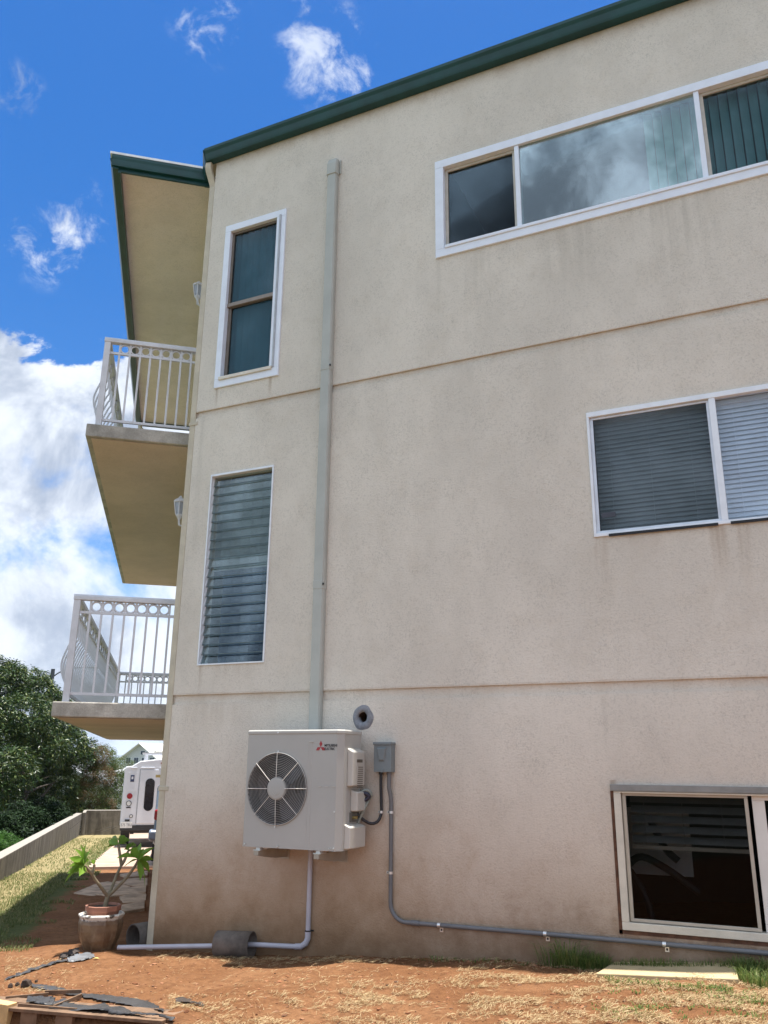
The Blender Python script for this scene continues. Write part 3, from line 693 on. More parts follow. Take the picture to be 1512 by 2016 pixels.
# ------------------------------------------------------------------ balcony railings
def railing(zt, label):
    t = thing('balcony_railing', LP(.5, 1.0, zt), label, 'railing', 'white railings round the balconies')
    sa, sb_, wo_ = .50, 8.36, 1.045; H = 1.07
    wi = -.02
    # posts
    for (s, w_) in ((sa, wo_), (sb_, wo_)):
        mb = MB(); mb.bar(LP(s, w_, zt), LP(s, w_, zt + H - .03), .066, .066, side=DIR); mb.build('post', M_RAIL, t, bevel=.003)
    for (s, w_) in ((sa, wi), (sb_, wi)):
        mb = MB(); mb.bar(LP(s, w_, zt), LP(s, w_, zt + H - .03), .04, .04, side=DIR); mb.build('post', M_RAIL, t)
    def cap(a, b_):
        a, b_ = Vector(a), Vector(b_); d = (b_ - a).normalized(); n = Vector((-d.y, d.x, 0))
        pr = [(-.038, -.03), (-.038, .008), (-.022, .03), (.022, .03), (.038, .008), (.038, -.03)]
        MB().sweep([[p + n * u + Vector((0, 0, v)) for u, v in pr] for p in (a, b_)], None).build('top_rail', M_RAIL, t, bevel=.004)
    cap(LP(sa, wi, zt + H), LP(sa, wo_ + .038, zt + H)); cap(LP(sb_, wi, zt + H), LP(sb_, wo_ + .038, zt + H)); cap(LP(sa + .04, wo_, zt + H), LP(sb_ - .04, wo_, zt + H))
    for z, hh in ((zt + H - .155, .026), (zt + .085, .028)):
        for (a, b_) in ((LP(sa, wi, z), LP(sa, wo_, z)), (LP(sb_, wi, z), LP(sb_, wo_, z)), (LP(sa, wo_, z), LP(sb_, wo_, z))):
            MB().bar(a, b_, hh, .026).build('mid_rail' if hh == .026 else 'bottom_rail', M_RAIL, t)
    # end panels: straight balusters with a row of rings
    nb = 8; pit = (wo_ - .10 - .03) / nb
    first = None; ring = None
    for s in (sa, sb_):
        for k in range(nb):
            w_ = .03 + pit * (k + .5) + .02
            if first is None:
                first = MB().bar(LP(s, w_, zt + .085), LP(s, w_, zt + H - .03), .021, .021, side=DIR).build('baluster', M_RAIL, t); f0 = (s, w_)
            else: copy_to(first, t, DIR * (s - f0[0]) + PERP * (w_ - f0[1]))
            if k < nb - 1:
                wc = w_ + pit / 2; rr = .050
                if ring is None:
                    cc = LP(s, wc, zt + H - .0905); ring = MB().tube([cc + PERP * (rr * math.cos(a)) + Vector((0, 0, rr * math.sin(a))) for a in [2 * PI * q / 24 for q in range(24)]], .0105, 6, closed=True).build('ring', M_RAIL, t); r0 = (s, wc)
                else: copy_to(ring, t, DIR * (s - r0[0]) + PERP * (wc - r0[1]))
    # long panel: balusters with a belly swelling outwards
    nl_ = 44; pit = (sb_ - sa - .1) / nl_; fb = None; rg = None
    for k in range(nl_):
        s = sa + .05 + pit * (k + .5)
        if fb is None:
            prof = [(0, H - .155), (0, .80), (0.0, .70), (.020, .66), (.055, .57), (.090, .46), (.100, .38), (.085, .29), (.045, .20), (.010, .13), (0, .085)]
            pl = bez([LP(s, wo_ + a, zt + z) for a, z in prof], 3); mb = MB()
            rings = []
            for i, p in enumerate(pl):
                rings.append([p + DIR * (.0085 * i_) + PERP * (.0085 * j_) for i_, j_ in ((-1, -1), (1, -1), (1, 1), (-1, 1))])
            mb.sweep(rings, None); fb = mb.build('baluster', M_RAIL, t); sf = s
        else: copy_to(fb, t, DIR * (s - sf))
    for k in range(22):
        s = sa + .05 + 2 * pit * (k + .5)
        if rg is None:
            cc = LP(s, wo_, zt + H - .0905); rg = MB().tube([cc + DIR * (.05 * math.cos(a)) + Vector((0, 0, .05 * math.sin(a))) for a in [2 * PI * q / 20 for q in range(20)]], .0105, 5, closed=True).build('ring', M_RAIL, t); sr = s
        else: copy_to(rg, t, DIR * (s - sr))
    return t
railing(5.18, 'white metal railing with a row of rings round the upper balcony')
railing(2.19, 'white metal railing with a row of rings round the lower balcony')

# ------------------------------------------------------------------ wall lamps
def lamp(s, z, label):
    c_ = at_r(*s, z); ds_ = (c_ - CORN).dot(D2); base = CORN + D2 * ds_ + NP2 * .005 + Vector((0, 0, c_.z)); t = thing('wall_lamp', base, label, 'wall lamp', 'white carriage lamps on the side wall')
    mbp = MB(); mbp.box((-.06, 0, -.16), (.06, .02, .1), lambda a, b_, c__: base + D2 * a + NP2 * b_ + Vector((0, 0, c__))); mbp.build('back_plate', M_RAIL, t, bevel=.006)
    MB().tube(bez([base + Vector((0, 0, -.13)), base + NP2 * .08 + Vector((0, 0, -.19)), c_ + Vector((0, 0, -.07))], 6), .009, 7).build('arm', M_RAIL, t)
    MB().lathe(c_, [(.0, -.19), (.008, -.185), (.010, -.13), (.030, -.09), (.045, -.07), (.045, -.06), (0, -.06)], 6).build('base_cup', M_RAIL, t)
    MB().lathe(c_, [(.042, -.058), (.064, .075)], 6).build('lantern_glass', mat('frosted_lamp_glass', (.34, .37, .42), .25), t)
    fr = MB()
    for k in range(6):
        a = 2 * PI * k / 6; fr.bar(c_ + Vector((.044 * math.cos(a), .044 * math.sin(a), -.06)), c_ + Vector((.067 * math.cos(a), .067 * math.sin(a), .075)), .010, .010)
    fr.build('lantern_frame', M_RAIL, t)
    MB().lathe(c_, [(.0, .075), (.076, .075), (.080, .088), (.060, .112), (.024, .135), (.014, .155), (0, .165)], 6).build('lantern_cap', M_RAIL, t)
    return t
lamp((390, 575), 9.7, 'white carriage lamp on the side wall above the upper balcony')
lamp((354, 1003), 9.3, 'white carriage lamp on the side wall above the lower balcony')

# ------------------------------------------------------------------ outdoor unit of the air conditioner
AX0, AX1, AZ0, AZ1 = -4.213, -3.292, .955, 1.888; AYF, AYB = Y0 - .45, Y0 - .10
ac = thing('air_conditioner', ((AX0 + AX1) / 2, (AYF + AYB) / 2, AZ0), 'ivory outdoor air conditioner unit with a round fan grille mounted on the wall', 'air conditioner')
FX, FZ, FR = -3.892, 1.416, .288
# casing with front opening
def plate_hole(x0, x1, z0, z1, y, cx_, cz_, r, n=72):
    cs = [(x0, z0), (x1, z0), (x1, z1), (x0, z1)]
    angs = sorted([2 * PI * k / n for k in range(n)] + [math.atan2(z - cz_, x - cx_) % (2 * PI) for x, z in cs])
    inn = [(cx_ + r * math.cos(a), y, cz_ + r * math.sin(a)) for a in angs]; o_ = []
    for a in angs:
        ca, sa_ = math.cos(a), math.sin(a)
        t = min((((x1 if ca > 0 else x0) - cx_) / ca) if abs(ca) > 1e-6 else 9, (((z1 if sa_ > 0 else z0) - cz_) / sa_) if abs(sa_) > 1e-6 else 9)
        o_.append((cx_ + t * ca, y, cz_ + t * sa_))
    return inn, o_
CHF = .018
mb = MB(); inn, o_ = plate_hole(AX0 + CHF, AX1 - .045, AZ0, AZ1 - .03, AYF, FX, FZ, FR); k = len(inn)
mb.add(inn + o_, [(q, (q + 1) % k, k + (q + 1) % k, k + q) for q in range(k)])
inn2 = [(FX + (x - FX) * .97, AYF + .012, FZ + (z - FZ) * .97) for x, y, z in inn]
mb.add(inn + inn2, [(q, (q + 1) % k, k + (q + 1) % k, k + q) for q in range(k)], True)
outl = [(AX0 + CHF, AYF), (AX0, AYF + CHF), (AX0, AYB), (AX1, AYB), (AX1, AYF + .05), (AX1 - .045, AYF)]
for (xa, ya), (xb, yb) in zip(outl[:-1], outl[1:]): mb.add([(xa, ya, AZ0), (xb, yb, AZ0), (xb, yb, AZ1 - .03), (xa, ya, AZ1 - .03)], [(0, 1, 2, 3)])
mb.add([(x, y, AZ0) for x, y in outl], [tuple(range(6))])
body = mb.build('casing', M_AC, ac)
lid = MB(); o2 = [(-.006, -.006)]
def lidring(e, z): return [Vector((AX0 + CHF - e * .4, AYF - e, z)), Vector((AX0 - e, AYF + CHF - e * .4, z)), Vector((AX0 - e, AYB + e, z)), Vector((AX1 + e, AYB + e, z)), Vector((AX1 + e, AYF + .05 - e * .4, z)), Vector((AX1 - .045 + e * .4, AYF - e, z))]
lid.sweep([lidring(.006, AZ1 - .034), lidring(.006, AZ1 - .008), lidring(-.004, AZ1)], None)
lid.build('lid', M_AC, ac, bevel=.004)
# seam, panel outlines
sm = MB()
px0 = -3.572
for (x0, x1, z0, z1) in ((px0, px0 + .004, AZ0 + .02, 1.79), (px0 - .03, px0 - .027, AZ0 + .05, 1.79), (px0 + .02, AX1 - .06, 1.781, 1.785)):
    sm.box((x0, AYF - .0012, z0), (x1, AYF + .001, z1))
sm.build('panel_seam', mat('seam_beige', (.42, .40, .37), .6), body)  # seam strips slightly paler than the casing
gr = MB()
for i in range(3): gr.box((-3.50 + i * .062, AYF - .006, 1.438), (-3.468 + i * .062, AYF - .0005, 1.443))
gr.box((px0 - .025, AYF - .007, 1.786), (px0 + .015, AYF - .0005, 1.793)); gr.build('grip_mark', M_ACT, body)
# fan shroud, fan, grille
MB().lathe((0, 0, 0), [(.28, 0)], 4)
sh = MB(); ring1 = [(FX + .272 * math.cos(a), AYF + .02, FZ + .272 * math.sin(a)) for a in [2 * PI * q / 48 for q in range(48)]]
ring0 = [(FX + .288 * math.cos(a), AYF + .001, FZ + .288 * math.sin(a)) for a in [2 * PI * q / 48 for q in range(48)]]
ring2 = [(x, AYF + .20, z) for x, y, z in ring1]
sh.add(ring1 + ring2, [(q, (q + 1) % 48, 48 + (q + 1) % 48, 48 + q) for q in range(48)], True); sh.add(ring2, [tuple(range(48))]); sh.add(ring0 + ring1, [(q, (q + 1) % 48, 48 + (q + 1) % 48, 48 + q) for q in range(48)], True)
sh.build('fan_shroud', mat('shroud_grey', (.035, .036, .04), .5), ac)
fan = MB()
for b_i in range(3):
    a0 = R(20 + 120 * b_i); g_ = []
    for i in range(9):
        rr = .06 + .195 * i / 8
        for j in range(7):
            a = a0 + R(95) * (j / 6) * (.75 + .25 * i / 8) + .25 * i / 8; g_.append((FX + rr * math.cos(a), AYF + .07 + .085 * j / 6, FZ + rr * math.sin(a)))
    fan.add(g_, [(i * 7 + j, i * 7 + j + 1, (i + 1) * 7 + j + 1, (i + 1) * 7 + j) for i in range(8) for j in range(6)], True)
fan.tube([(FX, AYF + .06, FZ), (FX, AYF + .18, FZ)], .075, 20)
fan.build('fan', M_FAN, ac)
G = MB(); yg = AYF - .014
for i in range(15):
    rr = .100 + (.285 - .100) * i / 14; dome = -.010 * (1 - (rr / .29) ** 2)
    G.tube([(FX + rr * math.cos(a), yg + dome + .006, FZ + rr * math.sin(a)) for a in [2 * PI * q / 56 for q in range(56)]], .0017 if i < 14 else .0045, 5, closed=True)
gro = G.build('fan_grille', M_WIRE, ac)
sp = MB()
for k in range(8):
    a = PI / 4 * k + R(1); d = Vector((math.cos(a), 0, math.sin(a))); c_ = Vector((FX, yg - .006, FZ))
    sp.tube([c_ + d * .085, c_ + d * .18 + Vector((0, .003, 0)), c_ + d * .29 + Vector((0, .008, 0))], .0028, 6)
sp.build('spoke', mat('pale_spoke', (.66, .63, .57), .4), gro)
hb = MB(); prof = [(.0, -.016), (.07, -.0155), (.086, -.0135), (.092, -.008), (.092, .006)]
vs = [(FX + r * math.cos(2 * PI * q / 40), AYF + y, FZ + r * math.sin(2 * PI * q / 40)) for r, y in prof for q in range(40)]
hb.add(vs, [(i * 40 + q, i * 40 + (q + 1) % 40, (i + 1) * 40 + (q + 1) % 40, (i + 1) * 40 + q) for i in range(4) for q in range(40)], True)
hub = hb.build('grille_hub', M_AC, gro)
sw_ = MB().tube([(FX + .03 * math.cos(a), AYF - .0165, FZ - .02 + .03 * math.sin(a)) for a in [R(190 + i * 17) for i in range(10)]], .0022, 5); sw_.build('hub_mark', M_ACT, hub)
mb = MB()
for (x, z) in ((FX, FZ + .297), (FX, FZ - .297), (FX - .01, AZ1 - .022), (AX0 + .035, AZ0 + .02), (-3.86, AZ0 + .015), (AX1 - .09, AZ0 + .018), (AX1 - .052, AZ0 + .022), (AX1 - .052, 1.25)):
    mb.tube([(x, AYF - .009, z), (x, AYF + .0, z)], .0065, 8)
mb.build('screw', M_STEEL, body)
# emblem: three lozenges, and the two lines of lettering
em = MB(); ex, ez, u_ = -3.487, 1.7475, .026
def loz(d): 
    d = Vector(d).normalized(); n = Vector((-d.z, 0, d.x)); o = Vector((ex, AYF - .0015, ez)); a = u_ * 1.15
    return [o, o + d * a * .866 + n * a * .5, o + d * a * 1.732, o + d * a * .866 - n * a * .5]
for ang in (90, 210, 330): em.prism(loz((math.cos(R(ang)), 0, math.sin(R(ang)))), (0, .001, 0))
em.build('emblem', M_RED, body)
text_mesh('lettering', 'MITSUBISHI', .028, M_INK, body, (-3.452, AYF - .0012, 1.752), (1, 0, 0), (0, 0, 1), bold=.0006, width=.118)
text_mesh('lettering', 'ELECTRIC', .028, M_INK, body, (-3.452, AYF - .0012, 1.725), (1, 0, 0), (0, 0, 1), bold=.0006, width=.096)
# side: handle cover, service cover, pipe cover
X1 = AX1
mb = MB()
def sidebox(y0, y1, z0, z1, d0, top_slope=.03):
    pr = [Vector((X1 - .001, y0, z0)), Vector((X1 + d0, y0 + .012, z0 + .004)), Vector((X1 + d0, y0 + .012, z1 - top_slope)), Vector((X1 - .001, y0, z1))]
    return MB().prism(pr, (0, y1 - y0, 0))
sidebox(AYF + .10, AYB - .03, 1.44, 1.745, .05).build('handle_cover', M_ACT, ac, bevel=.010, seg=3)
sidebox(AYF + .17, AYB - .02, 1.245, 1.415, .06, .02).build('valve_cover', M_ACT, ac, bevel=.010, seg=3)
sidebox(AYF + .07, AYB - .0, .965, 1.155, .05, .025).build('pipe_cover', M_ACT, ac, bevel=.008, seg=3)
sl2 = MB()
for i in range(11):
    z = 1.43 + i * .016; sl2.box((X1 + .0485, AYF + .19 + .0015 * i, z), (X1 + .0525, AYB - .06, z + .006))
sl2.build('vent_slot', mat('slot_shadow', (.10, .085, .065), .7), ac)
MB().box((X1 + .045, AYF + .18, 1.63), (X1 + .0522, AYB - .07, 1.655)).build('hand_hold', mat('slot_shadow', ()), ac)
MB().box((X1 - .002, AYF + .16, 1.165), (X1 + .012, AYB - .04, 1.24)).build('valve_recess', mat('recess_grey', (.12, .115, .10), .6), ac)
MB().tube([(X1 + .01, AYF + .2, 1.20), (X1 + .05, AYF + .2, 1.20)], .012, 10).build('valve', mat('brass', (.45, .34, .14), .35, .8), ac)
# thin seams round the corner post
MB().box((AX1 - .0045, AYF + .0455, AZ0 + .01), (AX1 - .0005, AYF + .0515, AZ1 - .04)).build('corner_seam', mat('seam_beige', ()), body)
# brackets
for bx, lab in ((-4.055, 'pale steel wall bracket under the left end of the outdoor unit'), (-3.49, 'pale steel wall bracket under the right end of the outdoor unit')):
    t = thing('wall_bracket', (bx, Y0, .91), lab, 'bracket', 'brackets under the outdoor unit')
    a = MB(); a.prism([(bx - .022, AYF - .015, .925), (bx - .022, Y0 - .003, .925), (bx - .022, Y0 - .003, .845), (bx - .022, Y0 - .20, .853), (bx - .022, AYF - .015, .893)], (.003, 0, 0))
    a.prism([(bx + .019, AYF - .015, .925), (bx + .019, Y0 - .003, .925), (bx + .019, Y0 - .003, .845), (bx + .019, Y0 - .20, .853), (bx + .019, AYF - .015, .893)], (.003, 0, 0))
    a.box((bx - .022, AYF - .015, .925), (bx + .022, Y0 - .003, .929)); a.box((bx - .022, AYF - .018, .893), (bx + .022, AYF - .015, .929))
    a.build('arm', M_GALV, t)
    MB().box((bx - .04, Y0 - .006, .83), (bx + .04, Y0 - .001, .935)).build('wall_plate', M_GALV, t)
    MB().box((bx - .02, AYF + .01, .929), (bx + .02, AYF + .06, .9545)).build('rubber_foot', mat('pale_foot', (.62, .60, .55), .4), t, bevel=.003)
    MB().box((bx - .035, AYF - .01, .9295), (bx + .035, AYF + .09, .937)).build('foot_plate', M_STEEL, t)

# wall hole with grey foam collar
vh = thing('wall_vent', (HOLE[0], Y0, HOLE[1]), 'round pipe hole in the wall with grey sealant round it', 'pipe hole')
n = 40; rr = [.098 + .012 * mnoise.noise((math.cos(2 * PI * k / n) * 1.6, math.sin(2 * PI * k / n) * 1.6, 4)) for k in range(n)]
mb = MB(); oi = []; om = []; oo = []
for k in range(n):
    a = 2 * PI * k / n; ca, sa_ = math.cos(a), math.sin(a) * 1.12; ri = .047 + .004 * mnoise.noise((ca * 2, sa_ * 2, 0))
    oi.append((HOLE[0] + ri * ca, Y0 - .010, HOLE[1] + .005 + ri * math.sin(a))); om.append((HOLE[0] + (rr[k] - .015) * ca, Y0 - .012, HOLE[1] + (rr[k] - .015) * sa_)); oo.append((HOLE[0] + rr[k] * ca, Y0 - .001, HOLE[1] + rr[k] * sa_))
ob = [(x, Y0 + .06, z) for x, y, z in oi]
mb.add(oo + om + oi + ob, [(i * n + q, i * n + (q + 1) % n, (i + 1) * n + (q + 1) % n, (i + 1) * n + q) for i in range(3) for q in range(n)], True)
mb.build('sealant_collar', mat('grey_sealant', (.22, .225, .245), .8, 0, .2, 30, .5, 80), vh)
sl3 = MB().tube([(HOLE[0], Y0 + .012, HOLE[1]), (HOLE[0], Y0 + .155, HOLE[1])], .0475, 32, cap=False); sl3.build('sleeve', mat('rusty_sleeve', (.10, .06, .035), .8, 0, .3, 20), vh)

# ------------------------------------------------------------------ disconnect box, whip, conduit
bxo = thing('disconnect_box', (-3.11, Y0, 1.55), 'grey metal electrical disconnect box on the wall right of the outdoor unit', 'electrical box')
MB().box((-3.178, Y0 - .085, 1.555), (-3.018, Y0 - .001, 1.790)).build('enclosure', M_BOX, bxo, bevel=.004)
MB().box((-3.183, Y0 - .096, 1.775), (-3.013, Y0 - .001, 1.797)).build('hood', M_BOX, bxo, bevel=.003)
dm = MB(); yf = Y0 - .086
o_ = [(-3.150, 1.755), (-3.058, 1.755), (-3.078, 1.640), (-3.130, 1.640)]; i_ = [(-3.140, 1.742), (-3.070, 1.742), (-3.085, 1.655), (-3.124, 1.655)]
dm.add([(x, yf, z) for x, z in o_] + [(x, yf + .0 - .012, z) for x, z in i_], [(0, 1, 5, 4), (1, 2, 6, 5), (2, 3, 7, 6), (3, 0, 4, 7), (4, 5, 6, 7)])
dm.build('door_embossing', M_BOX, bxo)
MB().box((-3.11, Y0 - .092, 1.553), (-3.09, Y0 - .083, 1.575)).build('hasp', M_BOX, bxo)
yw = Y0 - .032
wh = thing('cable_whip', (-3.13, Y0, 1.2), 'black flexible cable looping from the grey box to the outdoor unit', 'cable')
q = bez([(-3.135, yw, 1.552), (-3.134, yw, 1.45), (-3.128, yw, 1.30), (-3.128, yw, 1.225), (-3.150, yw - .02, 1.165), (-3.200, yw - .05, 1.148), (-3.255, yw - .10, 1.185), (-3.295, yw - .14, 1.235)], 8)
MB().tube(q, .0125, 10).build('cable', M_BLK, wh)
MB().tube([(-3.135, yw, 1.562), (-3.135, yw, 1.535)], .018, 12).build('gland', M_BLK, wh)
MB().tube(bez([(-3.27, yw - .12, 1.395), (-3.222, yw - .08, 1.408), (-3.195, yw - .06, 1.375), (-3.215, yw - .06, 1.33), (-3.245, yw - .10, 1.25), (-3.285, yw - .12, 1.15)], 6), .014, 8).build('cable', mat('grey_green_cable', (.22, .23, .20), .5), wh)
MB().tube(bez([(-3.28, yw - .13, 1.375), (-3.232, yw - .10, 1.385), (-3.205, yw - .08, 1.36), (-3.235, yw - .09, 1.335), (-3.28, yw - .13, 1.33)], 6), .018, 8).build('cable_coil', mat('navy_rubber', (.02, .022, .045), .45), wh)
def strap(parent, p, axis_, r, flip=1):
    mb = MB(); p = Vector(p)
    if axis_ == 'z':
        mb.tube([p + Vector((0, 0, -.010)), p + Vector((0, 0, .010))], r + .003, 12); mb.box((p.x - r - .028, Y0 - .004, p.z - .009), (p.x - r + .004, Y0 - .001, p.z + .009)); mb.build('pipe_strap', M_STEEL, parent)
        MB().box((p.x - r - .021, Y0 - .007, p.z - .006), (p.x - r - .009, Y0 - .004, p.z + .006)).build('bolt', M_BLK, parent)
    else:
        mb.tube([p + Vector((-.012, 0, 0)), p + Vector((.012, 0, 0))], r + .003, 12); mb.box((p.x - .002, Y0 - .004, p.z - r - .034), (p.x + .026, Y0 - .001, p.z - r + .002)); mb.build('pipe_strap', M_STEEL, parent)
        MB().box((p.x + .006, Y0 - .007, p.z - r - .025), (p.x + .019, Y0 - .004, p.z - r - .010)).build('bolt', M_BLK, parent)
strap(wh, (-3.128, yw, 1.238), 'z', .0125)
cd = thing('electrical_conduit', (-3.04, Y0, .42), 'grey electrical conduit running down from the box and along the foot of the wall', 'conduit')
yc = Y0 - .022; rc = .0165
q = [Vector((-3.055, Y0 - .04, 1.553)), Vector((-3.055, Y0 - .04, 1.45))] + bez([(-3.055, Y0 - .04, 1.43), (-3.045, yc - .005, 1.36), (-3.042, yc, 1.30)], 5) + [Vector((-3.042, yc, .56))]
q += [Vector((-3.042 + .135 - .135 * math.cos(a), yc, .555 - .135 * math.sin(a))) for a in [R(10 * i) for i in range(1, 10)]] + [Vector((-2.82, yc, .420))]
MB().tube(q, rc, 12).build('pipe', M_COND, cd)
MB().tube([(-2.82, yc, .420), (-1.6, yc, .430), (-.2, yc, .436), (2.4, yc, .44)], rc, 12).build('pipe', M_COND, cd)
MB().tube([(-2.86, yc, .4205), (-2.79, yc, .4205)], rc + .004, 12).build('coupling', M_COND, cd)
MB().tube([(-3.055, Y0 - .04, 1.56), (-3.055, Y0 - .04, 1.535)], rc + .005, 12).build('coupling', M_COND, cd)
for (x, z) in ((-2.624, .4215), (-1.784, .429), (-.939, .4325), (-.05, .4365)): strap(cd, (x, yc, z), 'x', rc)
for z in (1.238, .775): strap(cd, (-3.042, yc, z), 'z', rc)

# ------------------------------------------------------------------ condensate drain
dp = thing('drain_pipe', (-3.79, Y0, .1), 'pale plastic drain pipe dropping from the outdoor unit and running left along the ground', 'pipe')
yd = Y0 - .03
MB().tube([(-3.79, yd, .945), (-3.79, yd, .25)], .020, 12).build('pipe', M_DRAIN, dp)
MB().tube([(-3.79, yd, .285), (-3.79, yd, .23), (-3.805, yd - .005, .195), (-3.845, yd - .01, .168), (-3.90, yd - .012, .163)], .024, 12).build('elbow', M_DRAIN, dp)
MB().tube([(-3.87, yd - .012, .164), (-4.27, yd - .04, .150), (-4.50, yd - .075, .135)], .020, 12).build('pipe', M_DRAIN, dp)
MB().tube([(-4.55, yd - .10, .125), (-4.68, yd - .12, .117), (-5.58, yd - .23, .045)], .020, 12).build('pipe', M_DRAIN, dp)
MB().box((-3.82, Y0 - .004, .282), (-3.75, Y0 - .001, .294)).build('strap_base', M_BLK, dp); MB().tube([(-3.79, yd, .283), (-3.79, yd, .293)], .026, 12).build('pipe_strap', M_BLK, dp)

def pipe_piece(name, p, q, ro, ri, ma, label):
    p, q = Vector(p), Vector(q); d = (q - p).normalized(); a = d.orthogonal().normalized(); b_ = d.cross(a); n = 32
    R_ = []
    for c_, r in ((p, ri), (p, ro), (q, ro), (q, ri)): R_.append([c_ + (a * math.cos(2 * PI * k / n) + b_ * math.sin(2 * PI * k / n)) * r for k in range(n)])
    vs = [x for r in R_ for x in r]; fs = []
    for i in range(4):
        j = (i + 1) % 4
        for k in range(n): fs.append((i * n + k, i * n + (k + 1) % n, j * n + (k + 1) % n, j * n + k))
    return tag(MB().add(vs, fs, True).build(name, ma), label, 'pipe offcut', 'dark pipe offcuts at the foot of the wall')
g0 = ground_h(-4.5, 6.5)
M_CLAY = mat('soil_stained_pipe', (.115, .095, .080), .8, 0, .3, 9, .3, 60)
pipe_piece('pipe_offcut', (-4.60, 6.545, g0 + .085), (-4.285, 6.60, g0 + .095), .105, .094, M_CLAY, 'soil stained pipe offcut lying on the drain pipe at the foot of the wall')
p_ = gnd(268, 1862); 
pipe_piece('pipe_offcut', (-5.66, 6.72, ground_h(-5.66, 6.72) + .085), (-5.56, 7.08, ground_h(-5.5, 7.1) + .10), .115, .10, M_CLAY, 'dark hollow pipe offcut on the ground behind the glazed plant pot')

# ------------------------------------------------------------------ concrete retaining wall
rw = thing('retaining_wall', LP(7, wallw(7), -.2), 'weathered streaked concrete boundary wall along the lawn on the left', 'concrete wall')
def wz_top(s): return .10 - .0157 * (s - 7.2)
def stainedconc():
    ma = bpy.data.materials.new('streaked_concrete'); ma.use_nodes = True; N = NT(ma.node_tree); b = N.n['Principled BSDF']
    pos = N.new('ShaderNodeNewGeometry').outputs['Position']
    st_ = N.noise(N.scale3(pos, 4.0, 4.0, .5), 1, 8, .75, .4); mdn = N.noise(pos, 3, 5, .6); fn = N.noise(pos, 60, 4, .65)
    c = N.mix(N.ss(mdn, .3, .7), (.13, .115, .092), (.215, .19, .155)); c = N.mix(N.ss(st_, .44, .58, 0, .75), c, (.065, .055, .045)); c = N.mix(N.ss(fn, .5, .75, 0, .3), c, (.12, .1, .08))
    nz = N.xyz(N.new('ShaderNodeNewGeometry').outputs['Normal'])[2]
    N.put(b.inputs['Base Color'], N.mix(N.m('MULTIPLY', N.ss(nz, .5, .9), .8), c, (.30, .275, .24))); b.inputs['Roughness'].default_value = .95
    bp = N.new('ShaderNodeBump'); bp.inputs['Strength'].default_value = .4; bp.inputs['Distance'].default_value = .01; N.l.new(fn, bp.inputs['Height']); N.l.new(bp.outputs[0], b.inputs['Normal'])
    return ma
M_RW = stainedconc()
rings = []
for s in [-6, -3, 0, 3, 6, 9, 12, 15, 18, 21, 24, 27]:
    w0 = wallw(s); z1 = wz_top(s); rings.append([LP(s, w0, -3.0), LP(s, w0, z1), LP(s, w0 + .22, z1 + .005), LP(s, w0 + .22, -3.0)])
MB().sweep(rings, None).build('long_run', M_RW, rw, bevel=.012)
z1 = wz_top(27) + .10
MB().prism([LP(27.0, wallw(27) - .05, -3), LP(27.35, wallw(27) - .05, -3), LP(27.35, wallw(27) - .05, z1), LP(27.0, wallw(27) - .05, z1)], -PERP * 6.0).build('end_run', M_RW, rw, bevel=.012)
MB().prism([LP(26.6, wallw(27) - .16, -1.2), LP(27.0, wallw(27) - .16, -1.2), LP(27.0, wallw(27) - .16, z1 - .0), LP(26.6, wallw(27) - .16, z1 - .06)], PERP * .12).build('pilaster', M_RW, rw, bevel=.012)

# ------------------------------------------------------------------ background: truck, car, houses, lamp post
def LPz(s, w): 
    p = LP(s, w); return ground_h(p.x, p.y)
TS = 16.5                                   # rear face of the truck along the lane
GZ = -.037 * TS + .06
tk = thing('utility_truck', LP(TS + 2, .1, GZ), 'white utility truck with tall rear door window and roof rack parked beyond the building', 'truck')
def TT(a, d, z): return LP(TS + d, -a + 1.14, GZ + z)      # a: to the right, d: forward, z: up
M_TRUCK = mat('truck_white_paint', (.60, .61, .64), .35, 0, .04, 2)
M_TDK = mat('truck_black', (.02, .02, .022), .6)
M_TGL = mat('truck_dark_glass', (.012, .013, .018), .12)
mb = MB()
prof = [(0, .55), (0, 2.03), (.03, 2.08), (.19, 2.10), (.40, 2.23), (.9, 2.29), (1.2, 2.29), (1.7, 2.23), (1.91, 2.10), (2.07, 2.08), (2.1, 2.03), (2.1, .55)]
mb.prism([TT(a, 0, z) for a, z in prof], DIR * 3.4); mb.build('box_body', M_TRUCK, tk, bevel=.025, seg=3)
mb = MB(); mb.prism([TT(.08, 3.42, z) if False else TT(.08, d, z) for d, z in ((3.42, .55), (3.42, 1.95), (4.0, 1.90), (4.6, 1.25), (5.8, 1.05), (5.9, .55))], -PERP * 1.94); mb.build('cab', M_TRUCK, tk, bevel=.04, seg=3)
MB().box((.02, -.02, .42), (2.08, .2, .56), TT).build('bumper', M_TDK, tk, bevel=.01)
MB().box((0.05, .1, .36), (2.05, 3.3, .55), TT).build('chassis', M_TDK, tk)
dr = MB().box((.43, -.022, .60), (1.10, -.002, 2.00), TT).build('door', M_TRUCK, tk, bevel=.006)
pan = MB(); rr = []
for k in range(28):
    a = 2 * PI * k / 28; rr.append(TT(.71 + .125 * math.cos(a), -.032, 1.35 + (.30 if math.sin(a) > 0 else -.30) + .125 * math.sin(a)))
pan.prism(rr, DIR * .008); pan.build('window', M_TGL, dr)
for (a0, a1) in ((.410, .415), (1.115, 1.12)): MB().box((a0 - .005, -.006, .60), (a1 + .005, -.0015, 2.02), TT).build('seam', mat('truck_seam', (.30, .31, .33), .6), tk)
def disc(a, z, r, ma, name, d=.012):
    MB().tube([TT(a, -d, z), TT(a, .0, z)], r, 18).build(name, ma, tk)
